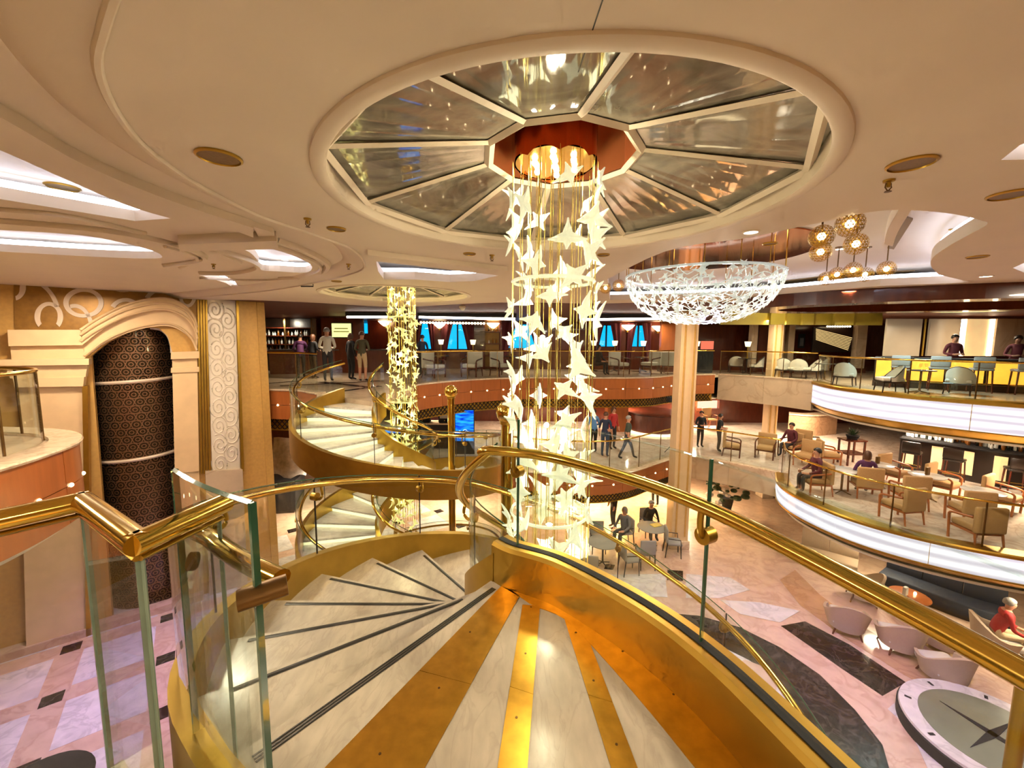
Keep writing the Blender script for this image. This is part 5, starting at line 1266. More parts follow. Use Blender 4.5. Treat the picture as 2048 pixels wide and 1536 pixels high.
# soft furniture of the ground lounge on the right
for px, py, rz, lb in [(1880, 1297, 40, 'taupe shell chair left of the pair by the blue sofa'), (1988, 1304, 60, 'taupe shell chair at the frame edge holding the person in red'), (1722, 1200, -120, 'taupe shell chair in front of the brown sofa back'),
                       (1690, 1262, 150, 'shell chair seen through the glass left of the row'), (1796, 1300, 160, 'shell chair seen through the glass in the middle'), (1884, 1362, 170, 'shell chair seen through the glass nearest the round podium')]: R_shell.put(on(px, py, Z5), math.radians(rz), lb, 1.0)
def sofa(path, m, label):
    a = path[0]; t = thing('sofa', label, 'sofa', (a.x, a.y, Z5))
    MB().sweep(path, [(0, Z5 + .12), (0, Z5 + .42), (.62, Z5 + .44), (.66, Z5 + .40), (.66, Z5 + .12)]).build('seat', M[m], t, 50)
    L = plen(path); n = max(2, round(L / .9))
    for k in range(n):
        P = between(path, L * k / n + .01, L * (k + 1) / n - .01); MB().sweep(P, [(-.14, Z5 + .12), (-.16, Z5 + .92), (-.10, Z5 + .98), (-.02, Z5 + .92), (.06, Z5 + .40)]).build('back_cushion', M[m], t, 50)
    MB().sweep(path, [(-.1, Z5), (-.1, Z5 + .12), (.6, Z5 + .12), (.6, Z5)]).build('plinth', M['wood_black'], t)
sofa(spline([Vector((*G(px, py, Z5).xy, 0)) for px, py in [(1770, 1160), (1850, 1190), (1935, 1222), (2010, 1244)]], 3), 'navy_fabric', 'curved navy velvet sofa below the lower onyx balcony')
sofa(spline([Vector((*G(px, py, Z5).xy, 0)) for px, py in [(1600, 1112), (1660, 1128), (1715, 1144)]], 3), 'taupe_fabric', 'brown banquette at the near end of the navy sofa')
R_low = cafe_table('wood', .42, .5, 'low wooden tables of the ground lounge')
R_low.put(on(1815, 1226, Z5), 0, 'low orange wooden table before the navy sofa'); tl = G(1815, 1226, Z5)
for k, (dx, m, lb) in enumerate([(-.12, 'white', 'white folded card standing on the orange low table'), (.14, 'lamp_warm', 'tiny glowing candle on the orange low table')]):
    o = MB().rbox((tl.x + dx, tl.y, Z5 + .5 + (.11 if k == 0 else .04)), (.12, .08, .22) if k == 0 else (.05, .05, .08), .4, .01, 1).build('folded_card' if k == 0 else 'candle', M[m]); tag(o, lb, 'card' if k == 0 else 'candle')
# round podium at the bottom right
p = G(1985, 1470, Z5 + .25); PD = thing('round_podium', 'low round podium with white rim and compass figure at the bottom right', 'podium', (p.x, p.y, Z5))
M['podium_green'] = mat('podium_top', (112, 116, 92), .35, 0, .12, 3)
MB().lathe([(1.22, 0), (1.22, .2), (1.2, .22)], (p.x, p.y, Z5), 56).build('drum', M['black'], PD, 40)
MB().lathe([(1.20, .22), (1.19, .26)], (p.x, p.y, Z5), 56).build('white_rim', M['floor_white'], PD, 40)
MB().lathe([(.93, .262), (.93, .265)], (p.x, p.y, Z5), 48).build('inset_top', M['podium_green'], PD)
for k in range(4):
    a = k * PI / 2 + .35; d = Vector((math.cos(a), math.sin(a), 0)); w = Vector((-d.y, d.x, 0)) * .06; c = Vector((p.x, p.y, Z5 + .266))
    s = MB(); s.add([c + w, c - w, c + d * .7, c + w + Vector((0, 0, .01)), c - w + Vector((0, 0, .01)), c + d * .7 + Vector((0, 0, .01))], [(0, 1, 2), (3, 5, 4), (0, 2, 5, 3), (1, 4, 5, 2)]); s.build('compass_point', M['black'], PD)
for k in range(8):
    a = k * PI / 4; MB().box((p.x + 1.06 * math.cos(a), p.y + 1.06 * math.sin(a), Z5 + .264), (.10, .05, .004), a).build('rim_mark', M['black'], PD)
# dining group on the ground floor behind the near chandelier
R_t2 = cafe_table('grey_fabric', .48, .74, 'round tables of the ground dining group', 'wood_black')
for px, py, lb in [(1205, 1128, 'grey round table left in the ground dining group'), (1302, 1095, 'long-set table with the yellow book in the dining group')]: R_t2.put(on(px, py, Z5), 0, lb)
for px, py, rz, lb in [(1178, 1165, 170, 'grey dining chair with its back to us nearest the chandelier'), (1195, 1102, 0, 'grey dining chair behind the left table'), (1258, 1145, 100, 'dark-framed dining chair between the two tables'), (1290, 1132, 180, 'pale dining chair with its back to us at the book table'),
                       (1345, 1110, 80, 'brown-armed dining chair right of the book table'), (1248, 1088, -80, 'dining chair under the seated woman in stripes'), (1296, 1070, 10, 'dining chair under the seated man in black')]: R_din.put(on(px, py, Z5), math.radians(rz), lb)
q = G(1310, 1092, Z5); o = MB().rbox((q.x, q.y, Z5 + .755), (.34, .24, .03), .4, .005, 1).build('book', M['lamp_warm'] if False else mat('yellow_cover', (226, 200, 96), .5)); tag(o, 'flat yellow book on the dining table', 'book')
# wicker chairs and flowers on the middle deck and ground behind
R_wk = club_chair('wicker_chair', 'tan_fabric', 'wicker armchairs on the middle deck', 'wood_dark')
for px, py, rz, lb in [(1463, 911, 60, 'wicker armchair beside the man in black shirt'), (1530, 915, -40, 'wicker armchair behind the marble deck edge'), (1612, 902, 120, 'dark armchair by the reception counter')]: R_wk.put(on(px, py, Z6), math.radians(rz), lb)
cpath = [Vector((*G(px, py, Z6).xy, 0)) for px, py in [(1575, 868), (1620, 872), (1670, 868)]]; t = thing('reception_counter', 'pale curved reception counter on the middle deck', 'counter', (cpath[1].x, cpath[1].y, Z6))
MB().sweep(spline(cpath, 4), [(-.5, Z6), (-.5, Z6 + .95), (.05, Z6 + .95), (.05, Z6)]).build('counter_body', M['floor_tan'], t, 30); MB().sweep(spline(cpath, 4), [(-.55, Z6 + .95), (-.55, Z6 + 1.0), (.1, Z6 + 1.0), (.1, Z6 + .95)]).build('counter_top', M['cap_marble'], t, 30)
def bouquet(px, py, z, label, r, n, m='foliage_pale', stand=True):
    p = G(px, py, z); t = thing('flower_arrangement', label, 'flowers', (p.x, p.y, z)); h = r * 1.1
    MB().lathe([(.2, 0), (.16, h * .5), (.24, h)], (p.x, p.y, z), 16).build('urn', M['black'], t, 40)
    for k in range(n):
        d = Vector((random.gauss(0, 1), random.gauss(0, 1), random.gauss(.4, .8))).normalized(); c = Vector((p.x, p.y, z + h + r * .5)) + d * r * random.uniform(.4, 1)
        s = MB(); s.sphere(c, random.uniform(.05, .11) * r / .5, 6, 4, (1, 1, .6)); s.build('bloom' if k % 2 else 'leaf', M[m if k % 2 else 'leaf'], t)
bouquet(1452, 1040, Z5, 'large arrangement of pale flowers in a dark urn on the ground floor', .85, 60)
# planter box with silver drape beside the far-left wall
p = G(568, 1018, Z5); t = thing('planter_box', 'dark square planter box by the far left wall', 'planter', (p.x, p.y, Z5))
MB().box((p.x, p.y, Z5 + .75), (1.25, 1.0, 1.3), .15, taper=1.12).build('box_body', M['black'], t); MB().box((p.x, p.y, Z5 + .05), (1.1, .9, .1), .15).build('plinth', M['wood_black'], t)
s = MB(); nx, ny = 14, 12; vs = []
for i in range(nx + 1):
    for j in range(ny + 1):
        u, v = i / nx, j / ny; x = -.75 + 1.5 * u; vs.append(Vector((p.x + x + .3, p.y - .2 + .5 * v + .08 * math.sin(7 * u + 3 * v), Z5 + 1.45 + 1.5 * v + .10 * math.sin(9 * u) * math.cos(5 * v))))
s.add(vs, [(i * (ny + 1) + j, (i + 1) * (ny + 1) + j, (i + 1) * (ny + 1) + j + 1, i * (ny + 1) + j + 1) for i in range(nx) for j in range(ny)])
m_ = len(s.v); s.add([v + Vector((0, .03, 0)) for v in vs], [(i * (ny + 1) + j, i * (ny + 1) + j + 1, (i + 1) * (ny + 1) + j + 1, (i + 1) * (ny + 1) + j) for i in range(nx) for j in range(ny)])
tag(s.build('silver_drape', M['silver_cloth'], None, 60), 'crumpled silver sheet standing on the dark planter box', 'drape')

# ------------------------------------------------------------------ far upper gallery
random.seed(21)
# light lines, and glowing beads added for reflections along the gallery ceiling
for px0, px1, py0, py1, y, lb in [(694, 792, 634, 634, 15.3, 'white ceiling light line left of the far chandelier'), (838, 1030, 634, 638, 15.3, 'white ceiling light line right of the far chandelier'), (1165, 1330, 639, 637, 15.3, 'white ceiling light line left of the bowl chandelier')]:
    a, b = D(px0, py0, y), D(px1, py1, y); t = thing('light_line', lb, 'ceiling light', (a.x, a.y, a.z))
    MB().tube([a, b], .05, 6).build('diffuser', M['lamp_white'], t); MB().box(((a.x + b.x) / 2, y + .12, (a.z + b.z) / 2 + .1), (b.x - a.x + .1, .3, .16)).build('housing', M['black'], t)
t = thing('glint_row', 'row of glowing beads standing in for reflections under the gallery ceiling', 'reflection', D(840, 640, 17.6))
a, b = D(842, 645, 16.4), D(968, 647, 16.4)
for k in range(22): p = a.lerp(b, k / 21); MB().sphere(p, .045, 8, 5).build('bulb', M['lamp_warm'], t)  # glowing beads in place of reflected lights
MB().tube([a + Vector((0, 0, .06)), b + Vector((0, 0, .06))], .02, 5).build('bead_line', M['black'], t)
for q in (a, b): MB().tube([q + Vector((0, 0, .06)), Vector((q.x, q.y, ZC + .03))], .012, 5).build('hanger', M['black'], t)
# curtains either side of the windows
def curtain(x0, z0, x1, z1, side, label):
    t = s = MB(); n = 10; y = YF - .12; w = x1 - x0
    for i in range(n):
        u0, u1 = i / n, (i + 1) / n
        def pt(u, v): # v 0 bottom 1 top
            wid = .30 + .50 * v ** 1.5 if side else .30 + .50 * v ** 1.5
            xx = x0 + wid * u * w * .5 if side < 0 else x1 - wid * u * w * .5
            return (xx, y - .05 * math.sin(u * 12.5), z0 + (z1 - z0) * v)
        for j in range(6):
            v0, v1 = j / 6, (j + 1) / 6
            q = [pt(u0, v0), pt(u1, v0), pt(u1, v1), pt(u0, v1)]; s.add(q + [(a, b + .03, c) for a, b, c in q], [(0, 1, 2, 3), (4, 7, 6, 5)])
    return tag(s.build('curtain', M['wood_dark'] if False else M['maroon'], None, 60), label, 'curtain')
names = ['first', 'second', 'third', 'fourth', 'fifth']
for i, (x0, x1, z0, z1) in enumerate(W3[:5]):
    z0 = Z7 + .3
    for sd, wd in ((-1, 'left'), (1, 'right')): curtain(x0 - .15, z0, x1 + .15, z1 + .1, sd, '%s dark tied curtain of the %s blue window from the left' % (wd, names[i]))
# wall sconces
for px, py, lb in [(879, 652, 'glass wall sconce left of the second blue window'), (986, 652, 'glass wall sconce over the bookcase'), (1256, 656, 'glass wall sconce between the right blue windows'), (1317, 658, 'wide glass wall sconce right of the last bright window'), (770, 648, 'glass wall sconce left of the far chandelier')]:
    p = D(px, py, YF - .35); t = thing('wall_sconce', lb, 'wall lamp', p)
    MB().lathe([(.06, -.12), (.24, .02), (.34, .14), (.33, .15)], p, 16).build('glass_bowl', M['lamp_warm'], t, 50); MB().box(p + Vector((0, .2, -.1)), (.08, .3, .25)).build('wall_mount', M['brass'], t)
# bookcase between windows
a, b = D(968, 702, YF - .35), D(1002, 640, YF - .35); t = thing('bookcase', 'lit dark wood display case between two blue windows', 'bookcase', (a.x, a.y, Z7))
for x in (a.x, b.x): MB().box((x, YF - .2, (Z7 + b.z) / 2), (.1, .35, b.z - Z7)).build('side', M['wood_dark'], t)
for k in range(5): MB().box(((a.x + b.x) / 2, YF - .2, Z7 + .1 + k * (b.z - Z7 - .1) / 4), (b.x - a.x, .35, .06)).build('shelf', M['wood_dark'], t)
MB().box(((a.x + b.x) / 2, YF - .06, (Z7 + b.z) / 2), (b.x - a.x, .03, b.z - Z7)).build('back', M['brass_dark'], t)
bottles(9, lambda k: (a.x + .25 + .2 * (k % 3) , YF - .22, Z7 + .13 + (k // 3 + 1) * (b.z - Z7 - .1) / 4), 'small ornament in the lit display case', 'ornaments in the display case', 'ornament')
# back bar on the left with bottle shelves
BKx0, BKx1 = D(522, 700, 19.6).x, D(628, 700, 19.6).x
t = thing('bottle_shelves', 'dark back bar with three shelves of bottles at far left', 'shelves', ((BKx0 + BKx1) / 2, 19.6, Z7)); cx = (BKx0 + BKx1) / 2; w = BKx1 - BKx0
MB().box((cx, 19.9, 1.35), (w, .06, 2.5)).build('back_panel', M['wood_black'], t)
SZ = [D(560, py, 19.6).z for py in (702, 688, 671, 655)]
for z in SZ: MB().box((cx, 19.65, z - .02), (w, .4, .04)).build('shelf', M['wood_dark'], t)
MB().tube([(cx - w / 2, 19.45, SZ[3] + .65), (cx + w / 2, 19.45, SZ[3] + .65)], .03, 6).build('light_tube', M['lamp_white'], t)
for x in (BKx0, cx, BKx1): MB().box((x, 19.65, 1.35), (.08, .42, 2.5)).build('upright', M['brass_dark'], t)
bottles(42, lambda k: (BKx0 + .2 + (w - .4) * ((k % 14) + random.uniform(.2, .8)) / 14, 19.62, SZ[k // 14]), 'bottle lined up on the far back bar shelves', 'bottles on the far back bar', pool=[BOT[2], BOT[2], BOT[1], BOT[3]])
lamp('AREA', 'shelf_lamp', (cx, 19.1, 2.4), 26, (1, .9, .7), .4, (cx, 19.8, 1.2))
# dark bar counter in front
cb = [Vector((*G(px, py, Z7).xy, 0)) for px, py in [(540, 749), (620, 747), (700, 745), (790, 744)]]; cb = spline(cb, 4)
t = thing('bar_counter', 'dark mahogany bar counter behind the standing guests at far left', 'bar', (cb[6].x, cb[6].y, Z7))
MB().sweep(cb, [(-.6, Z7), (-.6, 1.12), (0, 1.12), (0, Z7)]).build('counter_body', M['wood_dark'], t, 30); MB().sweep(cb, [(-.65, 1.12), (-.65, 1.17), (.08, 1.17), (.08, 1.12)]).build('counter_top', M['wood_black'], t, 30)
# wall screen with yellow notice
a, b = D(664, 674, 18.6), D(701, 647, 18.6); t = thing('wall_screen', 'lit yellow information screen above the far bar', 'screen', ((a.x + b.x) / 2, 18.6, a.z)); c = (a + b) / 2
M['yellow_screen'] = mat_emit('yellow_notice', (250, 246, 150), 1.0); M['screen_ink'] = mat_emit('screen_ink', (150, 140, 70), .6)
MB().box((c.x, 18.63, c.z), (b.x - a.x, .05, b.z - a.z)).build('display', M['yellow_screen'], t); MB().box((c.x, 18.68, c.z), (b.x - a.x + .08, .06, b.z - a.z + .08)).build('bezel', M['black'], t)
for dz, f in ((.08, .7), (-.06, .8)): MB().box((c.x, 18.60, c.z + dz), ((b.x - a.x) * f, .012, .05)).build('text_line', M['screen_ink'], t)
MB().box((c.x, 18.75, 1.3), (1.9, .1, 2.6)).build('trim_1', M['wood_dark'], None, kind='structure')
# armchairs, tables and small lamps behind the far glass rail
R_arm = club_chair('wing_armchair', 'cream_fabric', 'cream armchairs on the far upper gallery', 'wood_dark')
for px, py, rz, lb in [(868, 755, 60, 'cream armchair just right of the far chandelier'), (944, 753, -20, 'high-backed cream armchair in the middle of the far gallery'), (1002, 752, 40, 'cream armchair half hidden left of the near chandelier'), (1238, 748, 30, 'dim armchair right of the near chandelier'), (1300, 747, -60, 'dim armchair near the stone column'), (1340, 747, 150, 'grey armchair left of the stone column')]: R_arm.put(on(px, py, Z7), math.radians(rz), lb, 1.15)
R_tab = cafe_table('wood_black', .4, .74, 'dark tables along the blue windows', 'wood_black')
def table_lamp(px, py, y, lt, ll, m='lamp_warm'):
    p = D(px, py, y); R_tab.put((p.x, p.y, Z7), 0, lt); t = thing('table_lamp', ll, 'table lamp', (p.x, p.y, Z7 + .74)); z = Z7 + .74
    MB().lathe([(.09, 0), (.09, .02), (.02, .05), (.02, p.z - z - .1)], (p.x, p.y, z), 10).build('lamp_base', M['brass'], t, 40)
    MB().lathe([(.10, p.z - z - .12), (.15, p.z - z + .12)], (p.x, p.y, z), 14, cap=False).build('lamp_shade', M['shade'], t, 60)
M['shade'] = mat_emit('lit_lampshade', (255, 226, 170), 2.2)
for px, lt, ll in [(882, 'table under the lamp left of the second window', 'small lit table lamp left of the second window'), (946, 'table under the lamp right of the second window', 'small lit table lamp right of the second window'), (1020, 'table under the lamp in the third window', 'small lit table lamp in the third window'),
                   (1188, 'table by the fourth window, left', 'small lit table lamp at the fourth window, left side'), (1230, 'table by the fourth window, right', 'small lit table lamp at the fourth window, right side'), (1287, 'table by the fifth window', 'small lit table lamp at the fifth window'), (1394, 'table under the lamp right of the column', 'small lit table lamp right of the stone column'), (1496, 'table under the lamp by the marble pier', 'small lit table lamp by the marble pier')]:
    table_lamp(px, 684 + (px - 880) * .007, 19.7 if px == 1496 else 20.6, lt, ll)
# right part of the far wall: piers, mural, valance
def pier(px0, px1, y, label, m='slab_marble'):
    a, b = D(px0, 700, y), D(px1, 700, y); t = thing('wall_pier', label, 'pier', ((a.x + b.x) / 2, y, Z7))
    MB().rbox(((a.x + b.x) / 2, y + .15, 1.36), (b.x - a.x, .3, 2.52), 0, .01, 1).build('shaft', M[m], t); MB().rbox(((a.x + b.x) / 2, y + .13, Z7 + .12), (b.x - a.x + .08, .38, .24), 0, .01, 1).build('plinth', M['wood_dark'], t)
for px0, px1, lb in [(1322, 1352, 'broad wooden pier left of the stone column'), (1502, 1514, 'narrow grey pier left of the brown doors'), (1542, 1553, 'grey marble pier right of the brown doors'), (1558, 1568, 'pale marble pier beside the mural niche'), (1576, 1588, 'dark grey pier left of the poster niche'), (1712, 1732, 'grey pier right of the mural')]: pier(px0, px1, 20.5, lb, 'wood' if px0 == 1322 else ('cream' if px0 == 1558 else 'slab_marble'))
a, b = D(1516, 702, 20.8), D(1541, 650, 20.8); MB().box(((a.x + b.x) / 2, 20.85, (Z7 + b.z) / 2), (b.x - a.x, .08, b.z - Z7)).build('door_1', M['wood_dark'], None, kind='structure')
a, b = D(1624, 704, 20.6), D(1706, 654, 20.6); t = thing('wall_mural', 'dark mural crossed by golden sunray streaks', 'mural', ((a.x + b.x) / 2, 20.6, a.z))
MB().box(((a.x + b.x) / 2, 20.65, (a.z + b.z) / 2), (b.x - a.x, .06, b.z - a.z)).build('canvas', M['wood_black'], t)
M['streak'] = mat_emit('lit_streak', (236, 200, 130), .7)
for k in range(9): MB().tube([D(1632, 658 + k * 2.6, 20.58), D(1704 - k * 1, 676 + k * 3.0, 20.58)], .018, 4).build('streak', M['streak'], t)
for k in range(10): MB().sphere(D(1655 + k * 5, 653, 20.4), .045, 6, 4).build('picture_lamp', M['lamp_warm'], t)
t = thing('poster', 'small dark poster with a grey figure beside the mural', 'poster', D(1603, 692, 21.9)); panel_px(1597, 668, 1611, 696, 21.91, 'black', 'board', t); panel_px(1600, 676, 1608, 692, 21.87, 'grey', 'printed_figure', t)
M['coffer'] = mat('mustard_coffer', (150, 132, 44), .6, 0, .06, 5)  # mustard colour carries the yellow light of the recessed ceiling
lamp('AREA', 'coffer_fill', (10.2, 14.9, 2.93), 60, (1, .85, .5), .5, (10.6, 16.9, 2.3))  # added above the gallery to brighten the yellow boxes
va = D(1480, 640, 17.5); VL = thing('coffer', 'yellow-painted boxes of the lit valance above the right gallery wall', 'coffer', va)
xs = [1440, 1540, 1572, 1604, 1630, 1668, 1710, 1768]
for i, (x0, x1) in enumerate(zip(xs, xs[1:])): panel_px(x0 + .8, 623, x1 - .8, 649 + i * .2, 16.9 - .25 * (i % 2), 'coffer', 'coffer_box', VL, .12)
# pink and amber glow of the gaming room behind the column
for px, py, rgb, st, lb in [(1395, 688, (255, 214, 120), 1.6, None), (1415, 690, (236, 120, 90), .8, 'rosy glowing game cabinet right of the stone column')]:
    if lb:
        p = D(px, py, 20); t = thing('game_cabinet', lb, 'game machine', (p.x, p.y, Z7)); M['rosy'] = mat_emit('rosy_screen', rgb, st)
        MB().rbox((p.x, p.y + .3, Z7 + .6), (.7, .5, 1.2), 0, .04).build('cabinet', M['black'], t); MB().prism([(p.x - .3, p.y), (p.x + .3, p.y), (p.x + .3, p.y + .06), (p.x - .3, p.y + .06)], 1.25, 1.65).build('display', M['rosy'], t)
# sea-blue digital signs on the middle deck
def mat_sea():
    m = bpy.data.materials.new('sea_screen'); m.use_nodes = True; nt = m.node_tree; nt.nodes.clear(); L = nt.links.new
    o = nt.nodes.new('ShaderNodeOutputMaterial'); e = nt.nodes.new('ShaderNodeEmission'); tc = nt.nodes.new('ShaderNodeTexCoord'); n = nt.nodes.new('ShaderNodeTexNoise'); mp = nt.nodes.new('ShaderNodeMapping'); mp.inputs['Scale'].default_value = (1, 1, 5)
    r = nt.nodes.new('ShaderNodeValToRGB'); r.color_ramp.elements[0].position = .35; r.color_ramp.elements[0].color = lin((6, 40, 190)) + (1,); r.color_ramp.elements[1].position = .7; r.color_ramp.elements[1].color = lin((40, 170, 250)) + (1,)
    L(tc.outputs['Object'], mp.inputs[0]); L(mp.outputs[0], n.inputs['Vector']); n.inputs['Scale'].default_value = 2.2; L(n.outputs['Fac'], r.inputs[0]); L(r.outputs[0], e.inputs[0]); e.inputs[1].default_value = 1.1; L(e.outputs[0], o.inputs[0]); return m
M['sea'] = mat_sea(); M['ink_white'] = mat_emit('screen_white', (190, 226, 255), 1.2)
a, b = D(911, 882, 15.4), D(947, 821, 15.4); t = thing('digital_sign', 'upright sea-blue digital sign with white emblem and lettering', 'sign', ((a.x + b.x) / 2, 15.4, Z6)); c = (a + b) / 2; hw_ = (b.x - a.x) / 2
MB().box((c.x, 15.42, c.z), (b.x - a.x, .04, b.z - a.z)).build('display', M['sea'], t); MB().box((c.x, 15.48, (Z6 + b.z) / 2), (b.x - a.x + .06, .08, b.z - Z6 + .06)).build('stand', M['black'], t)
for k in range(3): MB().tube([(c.x - .2 + .4 * i / 12, 15.39, a.z + .30 + .05 * k + .06 * math.sin(i * .7 + k * 1.6)) for i in range(13)], .012, 5).build('wave_emblem', M['ink_white'], t)
tx = bpy.data.curves.new('lettering', 'FONT'); tx.body = 'PRINCESS'; tx.size = .135; tx.align_x = 'CENTER'; tx.extrude = .002; o = bpy.data.objects.new('lettering', tx); COL.objects.link(o)
dg = bpy.context.evaluated_depsgraph_get(); me = bpy.data.meshes.new_from_object(o.evaluated_get(dg)); bpy.data.objects.remove(o)
me.transform(Matrix.Translation((c.x, 15.39, a.z + .10)) @ Matrix.Rotation(PI / 2, 4, 'X')); me.materials.append(M['ink_white']); link('lettering', me, t)
a, b = D(770, 866, 14.8), D(800, 838, 14.8); t = thing('digital_sign', 'small bright blue screen behind the far chandelier', 'sign', ((a.x + b.x) / 2, 14.8, Z6)); c = (a + b) / 2
MB().box((c.x, 14.82, c.z), (b.x - a.x, .04, b.z - a.z)).build('display', M['sea'], t); MB().box((c.x, 14.88, (Z6 + b.z) / 2), (b.x - a.x + .06, .08, b.z - Z6)).build('stand', M['black'], t)
# coffee counter on the middle deck
a = D(870, 862, 16.2); t = thing('coffee_counter', 'dark coffee counter with white machines behind the brass poles', 'counter', (a.x, 16.2, Z6))
MB().rbox((a.x, 16.5, Z6 + .5), (2.0, .6, 1.0), 0, .02).build('counter_body', M['wood_black'], t); MB().box((a.x, 16.5, Z6 + 1.02), (2.1, .7, .05)).build('counter_top', M['cap_marble'], t)
for k, lb in enumerate(['white coffee machine at the left of the dark counter', 'white coffee machine at the right of the dark counter']):
    t = thing('coffee_machine', lb, 'coffee machine', (a.x - .5 + k * .9, 16.45, Z6 + 1.045)); c = t.location
    MB().rbox(c + Vector((0, 0, .3)), (.55, .4, .6), 0, .04).build('body', M['black'], t, 50); MB().box(c + Vector((0, -.205, .36)), (.42, .012, .34)).build('lit_panel', M['lamp_white'] if False else M['cream_fabric'], t); MB().tube([c + Vector((0, -.2, .14)), c + Vector((0, -.3, .12))], .02, 6).build('spout', M['gold'], t)
# middle deck back wall pieces: wood block and round shop counter
a = D(1235, 850, 19.5); MB().box((a.x, 19.8, Z6 + .95), (1.0, .6, 1.9)).build('trim_2', M['wood'], None, kind='structure')
p = G(1306, 862, Z6); t = thing('round_counter', 'round wooden display counter with a lit base on the middle deck', 'counter', (p.x, p.y, Z6))
MB().lathe([(1.3, 0), (1.3, .1)], (p.x, p.y, Z6), 32).build('lit_base', M['shade'], t); MB().lathe([(1.2, .1), (1.25, .9), (1.32, .95), (1.32, 1.0)], (p.x, p.y, Z6), 32).build('counter_body', M['wood_dark'], t, 30)
# bright shop beyond the column on the middle deck
a, b = D(1390, 846, 21.2), D(1440, 802, 21.2); t = thing('shop_front', 'small bright shop front with a yellow chair beyond the column', 'shop', ((a.x + b.x) / 2, 21.2, Z6)); M['shop_glow'] = mat_emit('lit_shop', (255, 206, 176), 1.0)
MB().box(((a.x + b.x) / 2, 21.4, (a.z + b.z) / 2), (b.x - a.x, .05, b.z - a.z)).build('lit_wall', M['shop_glow'], t)
for x in (a.x, b.x): MB().box((x, 21.3, Z6 + .8), (.1, .3, 1.6)).build('jamb', M['wood_dark'], t)
MB().box(((a.x + b.x) / 2, 21.3, Z6 + .45), (b.x - a.x, .25, .9)).build('counter', M['wood_dark'], t)
yc = G(1418, 858, Z6); R_y = dining_chair('tan_fabric', 'yellow chair', 'wood'); R_y.put((yc.x, yc.y, Z6), .2, 'yellow upholstered chair in front of the bright shop', 1.1)
# tripod microphone stand beside the column
p = G(1342, 908, Z6); t = thing('light_stand', 'slim black light stand just left of the stone column', 'stand', (p.x, p.y, Z6)); MB().tube([(p.x, p.y, Z6 + .1), (p.x, p.y, Z6 + 2.1)], .02, 6).build('pole', M['black'], t)
for k in range(3): MB().tube([(p.x, p.y, Z6 + .35), (p.x + .3 * math.cos(k * 2.1), p.y + .3 * math.sin(k * 2.1), Z6)], .014, 5).build('leg', M['black'], t)
MB().rbox((p.x - .1, p.y, Z6 + 2.15), (.3, .2, .2), .4, .03).build('lamp_head', M['black'], t)

